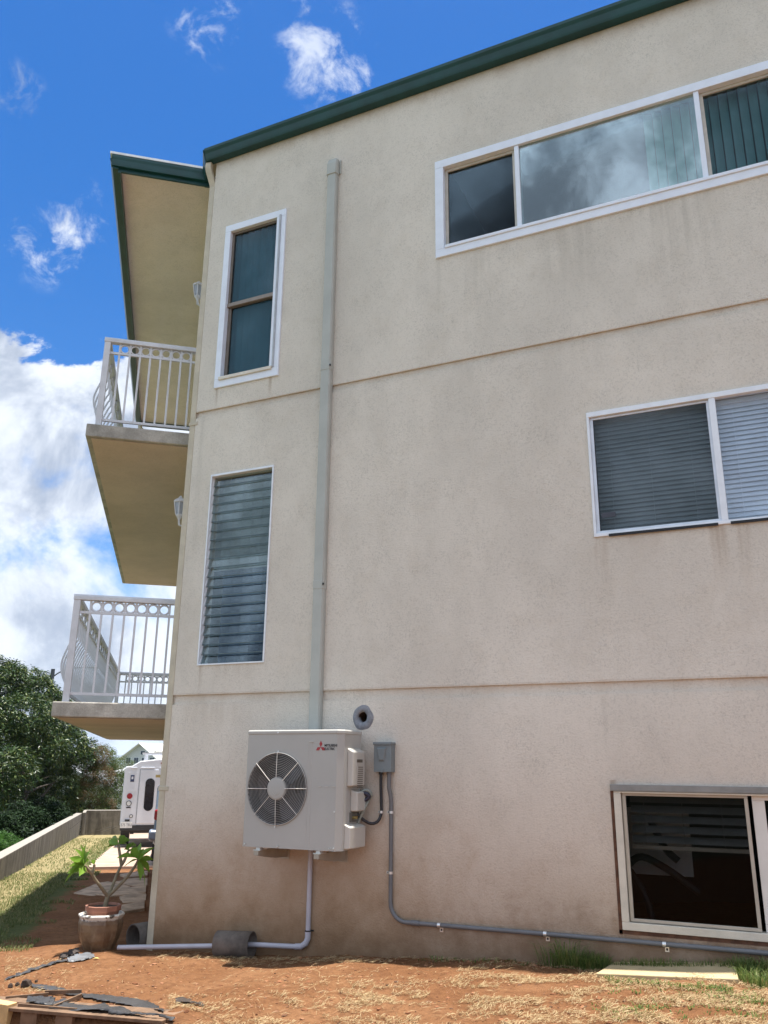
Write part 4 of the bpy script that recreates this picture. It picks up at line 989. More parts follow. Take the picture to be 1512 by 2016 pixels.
disc(.195, 1.31, .075, mat('red_lens', (.28, .015, .02), .25), 'tail_light'); disc(.19, 1.12, .075, mat('lamp_bezel', (.07, .07, .075), .5), 'light_bezel'); disc(.19, 1.12, .055, mat('clear_lens', (.60, .60, .58), .25), 'reversing_light', .018)
disc(.28, .79, .05, mat('lamp_bezel', ()), 'filler_cap'); disc(.28, .79, .032, mat('clear_lens', ()), 'filler_cap', .018)
MB().box((.13, -.012, 1.00), (.25, -.001, 1.03), TT).build('trim_strip', M_TDK, tk)
lt = MB().box((.175, -.016, 1.68), (.275, -.001, 1.86), TT).build('latch', mat('navy_latch', (.03, .045, .11), .4), tk, bevel=.01)
MB().box((.20, -.021, 1.75), (.25, -.016, 1.82), TT).build('latch_plate', M_TRUCK, lt)
MB().box((.10, -.006, 1.42), (.37, -.001, 1.93), TT).build('hatch', M_TRUCK, tk, bevel=.002)
MB().box((.13, -.03, .66), (.25, -.001, .71), TT).build('plate_lamp', M_TDK, tk)
pl = MB().box((.02, -.034, .49), (.33, -.026, .65), TT).build('licence_plate', mat('plate_white', (.66, .66, .64), .5), tk)
text_mesh('plate_number', '575 TRU', .10, mat('plate_ink', (.10, .10, .13), .6), pl, TT(.04, -.0365, .535), -PERP, (0, 0, 1), width=.28)
MB().box((.84, -.026, 1.80), (1.08, -.0235, 1.87), TT).build('sticker', mat('ochre_sticker', (.36, .27, .10), .6), dr)
MB().box((.95, -.012, 2.15), (1.15, -.001, 2.20), TT).build('brake_light', mat('red_lens', ()), tk)
for (a0, a1) in ((.16, .33), (.43, .80), (.92, 1.10)): MB().box((a0, -.03, 2.035), (a1, .0, 2.06), TT).build('drip_rail', M_TRUCK, tk, bevel=.004)
rk = MB()
for a in (.45, 1.65): rk.bar(TT(a, .1, 2.44), TT(a, 3.4, 2.44), .04, .04)
for d in (.15, 1.2, 2.3, 3.3): rk.bar(TT(.45, d, 2.44), TT(1.65, d, 2.44), .04, .04)
for a in (.5, 1.6):
    for d in (.15, 1.2, 2.3, 3.3): rk.bar(TT(a, d, 2.1), TT(a, d, 2.44), .03, .03)
rk.build('roof_rack', M_TRUCK, tk); MB().box((1.02, .1, 2.40), (1.10, .2, 2.58), TT).build('rack_clamp', M_TDK, tk)
ld = MB()
for a in (.75, 1.15): ld.bar(TT(a, .2, 2.49), TT(a, 3.2, 2.49), .07, .03)
for i in range(10): ld.bar(TT(.75, .3 + i * .3, 2.49), TT(1.15, .3 + i * .3, 2.49), .03, .03)
tag(ld.build('ladder', mat('ladder_cream', (.62, .60, .52), .5)), 'pale ladder lying on the roof rack of the utility truck', 'ladder')
for d in (.8, 4.6):
    for a in (.14, 1.96):
        wl = MB().tube([TT(a - .11, d, .36), TT(a + .11, d, .36)], .36, 24).build('wheel', M_TDK, tk, bevel=.02)
        MB().tube([TT(a - .118, d, .36), TT(a + .118, d, .36)], .2, 18).build('rim', M_STEEL, wl)

CS = 9.75
CGZ = -.037 * CS + .05
cr_t = thing('parked_car', LP(CS + 1.5, -.55, CGZ), 'grey blue car just showing its red tail light past the building corner', 'car')
def CT(a, d, z): return LP(CS + d, -a + .17, CGZ + z)
M_CAR = mat('car_grey_blue', (.10, .125, .16), .3, .3, .05, 3)
mb = MB(); mb.prism([CT(0, d, z) for d, z in ((.05, .36), (.0, .50), (.02, .72), (.06, 1.02), (.15, 1.10), (.5, 1.52), (2.3, 1.36), (3.0, .95), (3.9, .82), (4.05, .5), (4.0, .28))], -PERP * 1.65); mb.build('body', M_CAR, cr_t, bevel=.08, seg=3)
for a in (-.012, 1.545): MB().box((a, -.03, .84), (a + .12, .10, 1.04), CT).build('tail_light', mat('red_lens', ()), cr_t, bevel=.03)
MB().box((-.006, .95, 1.08), (1.656, 2.25, 1.42), CT).build('window', M_TGL, cr_t)
MB().box((-.09, -.14, .46), (1.74, .25, .66), CT).build('bumper', mat('bumper_grey', (.16, .19, .24), .4), cr_t, bevel=.05, seg=3)
for d in (.75, 3.2):
    for a in (.08, 1.57): MB().tube([CT(a - .09, d, .30), CT(a + .09, d, .30)], .30, 20).build('wheel', M_TDK, cr_t)

# gabled house in the distance
def house(name, base, yaw, wd, dp, eave, ridge, label, roofm, wallm, nwin=4, ov=.7):
    t = thing(name, base, label, 'house'); Rm = Matrix.Rotation(yaw, 3, 'Z'); bv = Vector(base)
    def H(x, y, z): return bv + Rm @ Vector((x, y, z))
    mb = MB(); mb.prism([H(-wd / 2, 0, 0), H(wd / 2, 0, 0), H(wd / 2, 0, eave), H(0, 0, ridge - .25), H(-wd / 2, 0, eave)], Rm @ Vector((0, dp, 0))); mb.build('wall', wallm, t)
    mb = MB(); th = .14; k = (ridge - eave) / (wd / 2)
    for sg in (-1, 1):
        x1 = sg * (wd / 2 + ov); z1 = ridge - k * (wd / 2 + ov)
        mb.prism([H(0, -ov * 1.2, ridge), H(x1, -ov * 1.2, z1), H(x1, -ov * 1.2, z1 - th), H(0, -ov * 1.2, ridge - th)], Rm @ Vector((0, dp + ov * 2, 0)))
    mb.build('roof', roofm, t)
    for i in range(nwin):
        x = -wd / 2 + wd * (i + .6) / (nwin + .2)
        f = MB().box((x - .55, -.06, eave - 1.25), (x + .55, .0 - .005, eave - .15), H).build('window', mat('far_frame', (.62, .66, .68), .5), t)
        MB().box((x - .47, -.075, eave - 1.18), (x - .02, -.062, eave - .22), H).build('pane', mat('far_glass', (.04, .055, .075), .15), f)
        MB().box((x + .02, -.075, eave - 1.18), (x + .47, -.062, eave - .22), H).build('pane', mat('far_glass', ()), f)
    f = MB().box((-.1, -.06, eave + .25), (2.0, -.005, eave + 1.0), H).build('window', mat('far_frame', ()), t)
    MB().box((0, -.075, eave + .32), (.9, -.062, eave + .93), H).build('pane', mat('far_glass', ()), f); MB().box((1.0, -.075, eave + .32), (1.9, -.062, eave + .75), H).build('pane', mat('far_glass', ()), f)
    return t
HR = 160
hp = at_r(277, 1487, HR)
house('gabled_house', (hp.x, hp.y, -1.5), R(2), 7.2, 12, hp.z + 1.5 - .2, hp.z + 1.5 + 2.1, 'distant pale gabled house with a bright roof above the truck', mat('bright_roof', (.80, .78, .70), .6), mat('pale_house_wall', (.50, .52, .50), .8), 4)
hp = at_r(45, 1592, 42)
house('gabled_house', (hp.x - 2, hp.y + 2, -2.9), R(35), 7, 8, 3.6, 5.2, 'white house wall glimpsed through the trees on the left', mat('grey_roof', (.35, .36, .37), .7), mat('white_house_wall', (.62, .64, .66), .8), 3)
hp = at_r(262, 1500, 75)
house('gabled_house', (hp.x - 1, hp.y + 2, -2.4), R(50), 6, 6, 2.9, 3.7, 'low white roofed house behind the truck and the thin leaved tree', mat('white_roof', (.75, .76, .76), .6), mat('white_house_wall', ()), 2)

tp = at_r(103, 1330, 46)
sl_t = thing('street_lamp', (tp.x, tp.y, -2.7), 'dark street lamp pole with a curved arm above the trees', 'street lamp')
topz = at_r(103, 1317, 46).z
MB().tube([(tp.x, tp.y, -2.7), (tp.x, tp.y, topz)], [.13, .10], 10).build('pole', mat('dark_pole', (.05, .06, .07), .6), sl_t)
side = Vector((math.cos(R(43)), math.sin(R(43)), 0))
pA = Vector((tp.x, tp.y, topz - .42))
MB().tube(bez([pA, pA + side * .35 + Vector((0, 0, .28)), pA + side * .9 + Vector((0, 0, .50)), pA + side * 1.9 + Vector((0, 0, .58))], 6), .035, 8).build('arm', mat('dark_pole', ()), sl_t)
MB().box((-.35, -.1, -.06), (.35, .1, .06), lambda x, y, z: pA + side * (2.2 + x) + Vector((-side.y * y, side.x * y, z + .58))).build('lamp_head', mat('lamp_head_grey', (.3, .31, .32), .5), sl_t, bevel=.03)

# ------------------------------------------------------------------ trees
def leaf_cloud(clumps, nleaf, ln, wd, droop, seed, flat=.5, spread=1.0):
    """clumps: (centre, radii); leaves hang on the outside of many small sprays"""
    rng = random.Random(seed); V = []; F = []
    tot = sum(r[0] * r[1] + r[1] * r[2] for c_, r in clumps)
    for c_, r in clumps:
        n = int(nleaf * (r[0] * r[1] + r[1] * r[2]) / tot); k = 0
        while k < n:
            d = Vector((rng.gauss(0, 1), rng.gauss(0, 1), rng.gauss(0, 1))).normalized()
            if d.z < -.55: continue
            sh_ = .62 + .38 * rng.random() ** .45
            bump = 1 + .22 * mnoise.noise(d * 2.3 + c_)
            sp_ = c_ + Vector((d.x * r[0], d.y * r[1], d.z * r[2])) * sh_ * bump
            for q in range(rng.randint(5, 9)):
                a = rng.random() * 2 * PI; el = rng.uniform(-.9, .5) - droop
                t = (Vector((math.cos(a) * math.cos(el), math.sin(a) * math.cos(el), math.sin(el))) + d * .55).normalized()
                L = ln * rng.uniform(.7, 1.25); Wd = wd * rng.uniform(.8, 1.2)
                o = sp_ + t * ln * .12 + Vector((rng.gauss(0, 1), rng.gauss(0, 1), rng.gauss(0, 1))) * ln * .25 * spread
                sd = t.cross(Vector((rng.gauss(0, .5), rng.gauss(0, .5), 1))).normalized(); nr = sd.cross(t)
                i0 = len(V)
                V += [o, o + t * L * .45 + sd * Wd / 2 + nr * L * .04, o + t * L - nr * L * .10, o + t * L * .45 - sd * Wd / 2 + nr * L * .04, o + t * L * .5 - nr * L * .015]
                F += [(i0, i0 + 1, i0 + 4), (i0 + 1, i0 + 2, i0 + 4), (i0 + 2, i0 + 3, i0 + 4), (i0 + 3, i0, i0 + 4)]
                k += 1
    mb = MB(); mb.v = V; mb.f = F; mb.sm = [False] * len(F); return mb
def limbs(base, targets, r0, seed):
    rng = random.Random(seed); mb = MB(); base = Vector(base)
    for i, t in enumerate(targets):
        t = Vector(t); mid = base.lerp(t, .45) + Vector((rng.uniform(-.2, .2), rng.uniform(-.2, .2), .15 * (t - base).length))
        n_ = 9; pl = bez([base, base.lerp(mid, .5), mid, t], 3); mb.tube(pl, [max(.015, r0 * (1 - .85 * k / (len(pl) - 1))) for k in range(len(pl))], 8)
        for _ in range(4):
            q = pl[rng.randint(len(pl) // 2, len(pl) - 1)]; e = q + Vector((rng.gauss(0, 1), rng.gauss(0, 1), rng.uniform(.0, 1))) * (t - base).length * .12
            mb.tube([q, q.lerp(e, .5) + Vector((0, 0, .05)), e], [r0 * .22, r0 * .14, .01], 5)
    return mb
M_BARK = mat('grey_bark', (.05, .042, .034), .95, 0, .3, 12, .5, 30)
L_MANGO = leafmat('mango_leaf', [(.008, .020, .006), (.016, .038, .010), (.030, .062, .015), (.055, .095, .022), (.16, .18, .05)], .36, .18)  # the few palest leaves are painted sun highlights
L_FEATH = leafmat('feathery_leaf', [(.03, .065, .018), (.055, .10, .025), (.09, .14, .035), (.13, .16, .05), (.10, .055, .025)], .6, .35)
L_BROWN = leafmat('rusty_leaf', [(.05, .055, .02), (.12, .07, .035), (.19, .11, .055), (.08, .10, .03)], .6, .35)
L_DARK = leafmat('dark_shrub_leaf', [(.006, .014, .005), (.012, .028, .009), (.025, .05, .015)], .6, .12, .12)
L_FERN = leafmat('bright_fern_leaf', [(.03, .085, .015), (.05, .13, .02), (.08, .17, .03)], .5, .35)
def tree(name, label, base, clumps, nleaf, ln, wd, droop, lm, seed, r0, cat='tree', spread=1.0, extra=None):
    t = thing(name, base, label, cat)
    limbs(base, [Vector(base).lerp(c_, .55 if cat == 'shrub' else .68) for c_, r in clumps[:9]], r0, seed).build('trunk', M_BARK, t)
    leaf_cloud(clumps, nleaf, ln, wd, droop, seed, spread=spread).build('crown', lm, t, fix=False)
    if extra: leaf_cloud(extra[0], extra[1], ln, wd, droop, seed + 5, spread=spread).build('rusty_foliage', extra[2], t, fix=False)
    return t
def clump(u, v, r, rad, sq=.85): return (at_r(u, v, r), (rad, rad, rad * sq))
def clump(u, v, r, px, sq=.9): k = r * .93 / FPX * px; return (at_r(u, v, r), (k, k, k * sq))
cl_ = [clump(15, 1360, 36, 55), clump(-45, 1380, 37, 80), clump(78, 1372, 36, 40), clump(108, 1425, 35, 42), clump(45, 1420, 33, 62), clump(-30, 1460, 33, 80),
       clump(75, 1475, 33, 55), clump(135, 1478, 37, 40), clump(20, 1520, 31, 52), clump(-50, 1550, 31, 75), clump(-110, 1430, 36, 100), clump(158, 1500, 39, 34), clump(25, 1420, 39, 95), clump(95, 1470, 39, 70), clump(-20, 1500, 39, 110), clump(90, 1545, 38, 55), clump(50, 1560, 38, 60), clump(120, 1390, 37, 22), clump(55, 1338, 37, 28), clump(8, 1322, 37, 24), clump(32, 1312, 37.5, 13), clump(82, 1332, 37.5, 14), clump(112, 1372, 37, 15), clump(132, 1400, 37.5, 16), clump(148, 1440, 38, 18), clump(172, 1470, 39, 18), clump(-8, 1306, 37, 16)]
bp_ = at_r(5, 1600, 36); bp_.z = -2.8
tree('mango_tree', 'large dark green broadleaf tree beyond the concrete wall on the left', bp_, cl_, 95000, .165, .046, .30, L_MANGO, 11, .28)
cl_ = [clump(195, 1500, 40, 34), clump(160, 1525, 39.5, 38), clump(215, 1525, 40.5, 33), clump(128, 1565, 39, 32), clump(170, 1580, 39, 40), clump(222, 1568, 40, 30), clump(195, 1550, 40.5, 44), clump(238, 1512, 41.5, 24), clump(105, 1588, 39, 26), clump(220, 1600, 40, 30), clump(185, 1612, 41, 34), clump(145, 1605, 41, 34), clump(232, 1545, 42, 26), clump(205, 1485, 41, 20)]
bp_ = at_r(185, 1630, 40.5); bp_.z = -2.9
tree('feathery_tree', 'fine leaved tree with rusty brown seed pods left of the truck', bp_, cl_, 44000, .095, .022, .1, L_FEATH, 21, .07, spread=1.9, extra=([clump(185, 1490, 39.2, 28), clump(192, 1530, 39, 30), clump(165, 1562, 38.6, 20), clump(200, 1590, 39, 26)], 8000, L_BROWN))
def shrub(name, label, base, clumps, nleaf, ln, wd, droop, lm, seed): tree(name, label, base, clumps, nleaf, ln, wd, droop, lm, seed, .03, 'shrub')
cl_ = [clump(60, 1628, 27, 36), clump(105, 1612, 33, 30), clump(22, 1645, 23, 30), clump(145, 1608, 40, 24), clump(-20, 1640, 23, 40), clump(205, 1606, 41, 24), clump(85, 1600, 34, 30), clump(40, 1610, 28, 30)]
bp_ = at_r(60, 1660, 27); bp_.z = -2.5
shrub('dark_shrub', 'dark shaded undergrowth bush just behind the concrete wall', bp_, cl_, 20000, .12, .036, .2, L_DARK, 31)
cl_ = [clump(4, 1665, 20.5, 24), clump(32, 1668, 22.5, 16), clump(-25, 1675, 19.5, 30), clump(12, 1685, 20.5, 22)]
bp_ = at_r(2, 1720, 20.5); bp_.z = -2.0
shrub('ferny_shrub', 'bright green ferny shrub showing over the concrete wall at the left edge', bp_, cl_, 7000, .075, .016, -.2, L_FERN, 41)

# ------------------------------------------------------------------ glazed pot, terracotta pot, frangipani
pb = gnd(193, 1874); pdv = Vector((pb.x, pb.y, 0)).normalized() * .17; PX, PY, PZ = pb.x + pdv.x, pb.y + pdv.y, ground_h(pb.x + pdv.x, pb.y + pdv.y)
def pscale(pr, kr=.87, kz=.84): return [(r * kr, z * kz) for r, z in pr]
def sunlit_pot_glaze():
    ma = bpy.data.materials.new('brown_glaze_lit_rim'); ma.use_nodes = True; N = NT(ma.node_tree); b = N.n['Principled BSDF']
    pos = N.new('ShaderNodeNewGeometry').outputs['Position']; n1_ = N.noise(pos, 9, 6, .65); n2_ = N.noise(N.scale3(pos, 30, 30, 4), 1, 5, .6); z = N.xyz(pos)[2]
    c = N.mix(N.ss(n1_, .3, .7), (.11, .062, .034), (.21, .14, .08)); c = N.mix(N.ss(n2_, .52, .7, 0, .40), c, (.30, .23, .15)); c = N.mix(N.ss(N.m('ADD', z, N.m('MULTIPLY', n1_, .06)), PZ + .273, PZ + .294), c, (.62, .58, .52))  # pale rim: patches of sunlight put into the glaze colour
    c = N.mix(N.m('MULTIPLY', N.ss(n1_, .55, .62), N.ss(z, PZ + .227, PZ + .252)), c, (.07, .055, .045))
    N.put(b.inputs['Base Color'], c); b.inputs['Roughness'].default_value = .42
    bp = N.new('ShaderNodeBump'); bp.inputs['Strength'].default_value = .5; bp.inputs['Distance'].default_value = .01; N.l.new(N.noise(pos, 35, 5, .6), bp.inputs['Height']); N.l.new(bp.outputs[0], b.inputs['Normal'])
    return ma
gp = MB().lathe((PX, PY, PZ), pscale([(.0, -.02), (.145, -.02), (.16, .02), (.197, .10), (.220, .19), (.225, .26), (.217, .305), (.225, .320), (.236, .335), (.228, .352), (.20, .352), (.185, .335), (.18, .28), (0, .27)]), 10)
gp.sm = [False] * len(gp.f)
tag(gp.build('glazed_pot', sunlit_pot_glaze(), bevel=.006), 'large brown glazed faceted pot with sunlight painted on its rim near the building corner', 'plant pot')
tc_ = MB().lathe((PX + .01, PY, PZ), pscale([(.0, .275), (.14, .275), (.166, .372), (.178, .375), (.185, .428), (.178, .433), (.163, .430), (.158, .41), (0, .405)]), 10)
tc_.sm = [False] * len(tc_.f)
tp_ = tc_.build('terracotta_pot', mat('terracotta', (.29, .13, .085), .75, 0, .15, 8, .15, 60), bevel=.004)
tag(tp_, 'terracotta flower pot standing inside the large glazed pot', 'flower pot')
MB().lathe((PX + .01, PY, PZ), pscale([(0, .412), (.157, .411)]), 16).build('potting_soil', mat('potting_soil', (.05, .03, .02), .95, 0, .3, 30, .5, 60), tp_)
fp = thing('frangipani_plant', (PX, PY, PZ + .345), 'young frangipani plant with bare forked stems and leaf tufts growing in the terracotta pot', 'plant')
ry = math.hypot(PX, PY)
def fpt(u, v, dr_=0.0): return at_r(u, v, ry + dr_)
M_STEM = mat('frangipani_stem', (.20, .16, .10), .8, 0, .2, 14, .3, 60)
trunkP = [(204, 1796, 0), (208, 1780, 0), (212, 1763, 0)]
stems = [trunkP, [(212, 1765, 0), (200, 1748, -.05), (187, 1731, -.08), (180, 1718, -.10)], [(181, 1720, -.10), (174, 1712, -.12), (167, 1704, -.14)], [(181, 1720, -.1), (184, 1712, -.08), (186, 1702, -.07)],
         [(213, 1763, 0), (222, 1742, .08), (231, 1720, .14), (239, 1703, .18)], [(239, 1704, .18), (237, 1690, .2), (235, 1676, .22), (233, 1662, .23)], [(239, 1703, .18), (246, 1692, .2), (252, 1676, .24)],
         [(213, 1764, 0), (230, 1748, .0), (250, 1727, .0), (268, 1702, -.02), (272, 1692, -.02)]]
mb = MB()
for st_ in stems:
    pl = bez([fpt(*q) for q in st_], 4); a = .024 if st_ is trunkP else .0165; mb.tube(pl, [a - .005 * k / (len(pl) - 1) for k in range(len(pl))], 9)
mb.build('stem', M_STEM, fp)
L_FR = leafmat('frangipani_leaf', [(.10, .20, .028), (.16, .29, .04), (.24, .38, .055)], .38, .42)
def pleaf(o, tip, wd, bend, roll=0.0):
    o, tip = Vector(o), Vector(tip); t = tip - o; L = t.length; t.normalize()
    sd = t.cross(Vector((0, 0, 1)));
    if sd.length < .2: sd = Vector((1, 0, 0))
    sd.normalize(); nr = sd.cross(t).normalized(); sd = (sd * math.cos(roll) + nr * math.sin(roll)).normalized(); nr = sd.cross(t).normalized()
    prof = [0.06, .30, .62, .88, 1.0, .92, .66, .30, .02]; n_ = len(prof); V = []
    for i, p in enumerate(prof):
        u = i / (n_ - 1); c_ = o + t * L * (u) + nr * (bend * L * (u * (1 - u) * 4 * .25 - u * u * .0)) + Vector((0, 0, -bend * L * .55 * u * u))
        h = wd / 2 * p
        V += [c_ - sd * h + nr * h * .28, c_ - sd * h * .5 + nr * h * .10, c_, c_ + sd * h * .5 + nr * h * .10, c_ + sd * h + nr * h * .28]
    F = [(i * 5 + k, i * 5 + k + 1, (i + 1) * 5 + k + 1, (i + 1) * 5 + k) for i in range(n_ - 1) for k in range(4)]
    return MB().add(V, F, True)
rng = random.Random(5)
tufts = [((166, 1703, -.14), [(133, 1715, -.1, .055), (127, 1732, -.2, .05), (136, 1683, -.05, .055), (132, 1702, -.22, .05), (147, 1664, -.1, .055), (158, 1656, .05, .05), (170, 1655, -.15, .058), (180, 1668, -.05, .05), (156, 1722, -.26, .055), (148, 1690, -.24, .06), (176, 1690, -.2, .045)]),
         ((186, 1702, -.07), [(188, 1690, -.1, .04), (181, 1691, -.02, .03)]),
         ((272, 1692, -.02), [(262, 1662, -.1, .062), (230, 1681, -.18, .062), (252, 1668, .1, .06), (283, 1668, .05, .05), (299, 1665, -.05, .04), (306, 1662, .05, .045), (303, 1690, .08, .05), (285, 1681, -.18, .05), (276, 1730, -.16, .062), (285, 1740, -.08, .05), (295, 1712, .1, .055), (244, 1704, -.16, .055), (278, 1655, .12, .06)]),
         ((233, 1662, .23), [(214, 1652, .15, .05), (222, 1644, .25, .055), (246, 1642, .2, .055), (258, 1648, .3, .055), (212, 1663, .3, .045), (242, 1650, .1, .05), (225, 1655, .05, .045), (253, 1660, .35, .05)]),
         ((252, 1676, .24), [(262, 1652, .25, .05), (270, 1655, .35, .055), (274, 1668, .3, .05), (245, 1664, .3, .05), (262, 1680, .4, .05)])]
for tip0, lv in tufts:
    o = fpt(*tip0)
    for (u, v, d_, wd) in lv:
        e = fpt(u, v, tip0[2] + d_ * .8); pleaf(o, e, wd * 1.3, rng.uniform(.10, .30), rng.choice((-1, 1)) * rng.uniform(.45, 1.25)).build('leaf', L_FR, fp, fix=False)

# ------------------------------------------------------------------ stepping stones beside the pot
M_FLAG = mat('flagstone', (.40, .29, .20), .9, 0, .35, 5, .4, 30)
flags = [([(138, 1760), (190, 1742), (213, 1738), (262, 1747), (250, 1754), (180, 1766)], 'wide flagstone farthest left among the stepping stones'),
         ([(182, 1764), (240, 1754), (292, 1746), (292, 1760), (215, 1768)], 'long flagstone behind the frangipani stems'),
         ([(232, 1768), (262, 1760), (291, 1762), (290, 1776), (240, 1779)], 'flagstone between the pot and the downspout, second from front'),
         ([(236, 1786), (287, 1776), (287, 1794), (236, 1802)], 'flagstone nearest the glazed pot, against the downspout'),
         ([(222, 1738), (262, 1731), (293, 1731), (293, 1744), (262, 1746)], 'flagstone farthest from the pot, before the concrete path'),
         ([(232, 1725), (270, 1720), (293, 1719), (293, 1727), (250, 1731)], 'narrow flagstone at the near end of the concrete path')]
for poly, lab in flags:
    pts = [gnd(u, v) for u, v in poly]; zc_ = sum(p.z for p in pts) / len(pts)
    cen = sum(pts, Vector()) / len(pts); lift_ = random.Random(lab).uniform(.004, .030)
    pl_n = [cen.lerp(Vector((p.x, p.y, .5 * zc_ + .5 * p.z)), .90) + Vector((0, 0, lift_)) for p in pts]
    tag(MB().prism([p - Vector((0, 0, .05)) for p in pl_n], (0, 0, .06)).build('flagstone', M_FLAG, bevel=.008), lab, 'paving stone', 'flagstones on the soil by the corner')

# yellowish concrete slab in front of the low window
pts = [(1212, 1901), (1448, 1905), (1455, 1937), (1174, 1925)]
pp = [gnd(u, v) for u, v in pts]
zc_ = sum(p.z for p in pp) / 4 + .012
mb = MB().prism([Vector((p.x, p.y, p.z - .03)) for p in pp], (0, 0, .058))
tag(mb.build('concrete_paver', mat('buff_paver', (.44, .34, .19), .9, 0, .12, 5, .3, 50, fine=.15), bevel=.006), 'flat buff concrete paver in the grass below the low window', 'paver')

# ------------------------------------------------------------------ pallet, sheeting and debris in the front left corner
def gp_(u, v, h=0.0): p = gnd(u, v); return Vector((p.x, p.y, p.z + h))
M_PAL = mat('weathered_pallet_wood', (.16, .095, .055), .85, 0, .3, 9, .4, 40)
a_ = PA_; zt = PA_.z + .010
def PT(a, d, z): return Vector((a_.x, a_.y, zt)) + pd * a - pn * d + Vector((0, 0, z + PSL * a))
pa = thing('wooden_pallet', PT(.5, .4, -.14), 'weathered wooden pallet at the front left under torn black sheeting', 'pallet')
for i in range(2): MB().box((-.55, -.03 + i * .14, -.020), (PLN * .97 - .02 * (i % 3), .075 + i * .14, .0), PT).build('deck_board', M_PAL, pa, bevel=.002)
for a in (-.45, .12, .42, PLN - .12):
    for d in (-.02,): MB().box((a, d, -.12), (a + .14, d + .1, -.022), PT).build('block', M_PAL, pa, bevel=.003)
for d in (-.02,): MB().box((-.5, d, -.142), (PLN * .97, d + .1, -.122), PT).build('base_board', M_PAL, pa)
wbk = gp_(12, 1990)
def WT(x, y, z): return Vector((wbk.x, wbk.y, pz_at(wbk))) + pd * x - pn * y + Vector((0, 0, z))
tag(MB().box((-.10, -.05, -.12), (.060, .03, .022), WT).build('wood_offcut', mat('fresh_pine', (.55, .37, .17), .7, 0, .15, 6, .2, 40), bevel=.003), 'fresh yellow pine offcut on the pallet at the left edge', 'wood block')
M_SHEET = mat('black_sheeting', (.040, .038, .038), .45, 0, .25, 7, .4, 25)
def sheet(name, outline, label, h=.02, crinkle=.02, seed=0, res=14, ma=None):
    h *= .55; crinkle *= .5
    """torn sheet laid on the ground: outline as two pixel polylines (upper, lower) of equal length"""
    up_, lo = outline; V = []; F = []; n_ = res * (len(up_) - 1) + 1; mrows = 7
    U = bez([gp_(*p) for p in up_], res); Lo = bez([gp_(*p) for p in lo], res); rg = random.Random(seed)
    for i in range(n_):
        for j in range(mrows):
            t = j / (mrows - 1); e = 1 if 0 < j < mrows - 1 else 0
            p = U[i].lerp(Lo[i], t); jag = .014 * mnoise.noise((i * .9, j * 3.1, seed)) * (0 if e else 1)
            g = ground_h(p.x, p.y); hh = h + crinkle * (.5 + mnoise.noise((p.x * 6, p.y * 22, seed))) + crinkle * .3 * mnoise.noise((p.x * 25, p.y * 40, seed + 3))
            inz = (Vector((p.x, p.y, 0)) - DROP[0]).dot(pn) > -.03 and g < pz_at(p) - .03
            V.append(Vector((p.x + jag * 1.5, p.y + jag * 2, (pz_at(p) if inz else g) + max(.003, hh))))
    F = [(i * mrows + j, i * mrows + j + 1, (i + 1) * mrows + j + 1, (i + 1) * mrows + j) for i in range(n_ - 1) for j in range(mrows - 1)]
    o = MB().add(V, F, True).build(name, ma or M_SHEET, fix=False); sd_ = o.modifiers.new('thickness', 'SOLIDIFY'); sd_.thickness = .002
    return tag(o, label, 'plastic sheet')
sheet('plastic_sheet', ([(62, 1940), (110, 1946), (165, 1960), (240, 1967), (292, 1976), (322, 1992)], [(62, 1947), (110, 1956), (165, 1966), (220, 1977), (270, 1988), (322, 1996)]), 'long black plastic strip tapering to the right across the red soil', h=.022, seed=1, crinkle=.010)
sheet('plastic_sheet', ([(130, 1982), (190, 1985), (240, 1992), (290, 2002), (345, 2012)], [(98, 1992), (170, 1997), (215, 2006), (270, 2011), (340, 2015)]), 'ragged grey black sheet along the top edge of the pallet', h=.03, seed=2, crinkle=.03)
sheet('plastic_sheet', ([(55, 1968), (80, 1971), (108, 1974)], [(52, 1977), (76, 1985), (104, 1985)]), 'crumpled black plastic scrap on the pallet beside the pine offcut', h=.03, seed=3, crinkle=.035)
sheet('plastic_sheet', ([(92, 1982), (112, 1978), (138, 1976)], [(90, 1990), (112, 1986), (136, 1980)]), 'small folded black plastic scrap between the strip and the ragged sheet', h=.035, seed=4, crinkle=.04)
sheet('plastic_sheet', ([(344, 1972), (370, 1972), (402, 1981)], [(348, 1977), (372, 1979), (400, 1984)]), 'dark torn strip lying alone on the soil right of the pallet', h=.012, seed=5, crinkle=.03, ma=mat('dark_bark_strip', (.035, .024, .018), .8, 0, .3, 20))
sheet('plastic_sheet', ([(8, 1932), (55, 1912), (100, 1896), (132, 1890)], [(12, 1933), (58, 1916), (104, 1901), (132, 1896)]), 'thin dark strip pointing to the glazed pot', h=.010, seed=6, crinkle=.022)
sheet('plastic_sheet', ([(132, 1889), (150, 1882), (175, 1879), (185, 1882)], [(134, 1896), (152, 1895), (172, 1890), (185, 1886)]), 'shiny silver grey plastic scrap in front of the glazed pot', h=.012, seed=7, crinkle=.02, ma=mat('silver_sheeting', (.15, .155, .165), .35, 0, .2, 9, .4, 30))
sheet('plastic_sheet', ([(118, 1884), (138, 1875), (154, 1870)], [(120, 1890), (140, 1884), (156, 1876)]), 'dark brown curled scrap left of the glazed pot', h=.015, seed=8, crinkle=.03, ma=mat('dark_bark_strip', ()))
g_ = gp_(50, 1944); 
MB_ = MB()
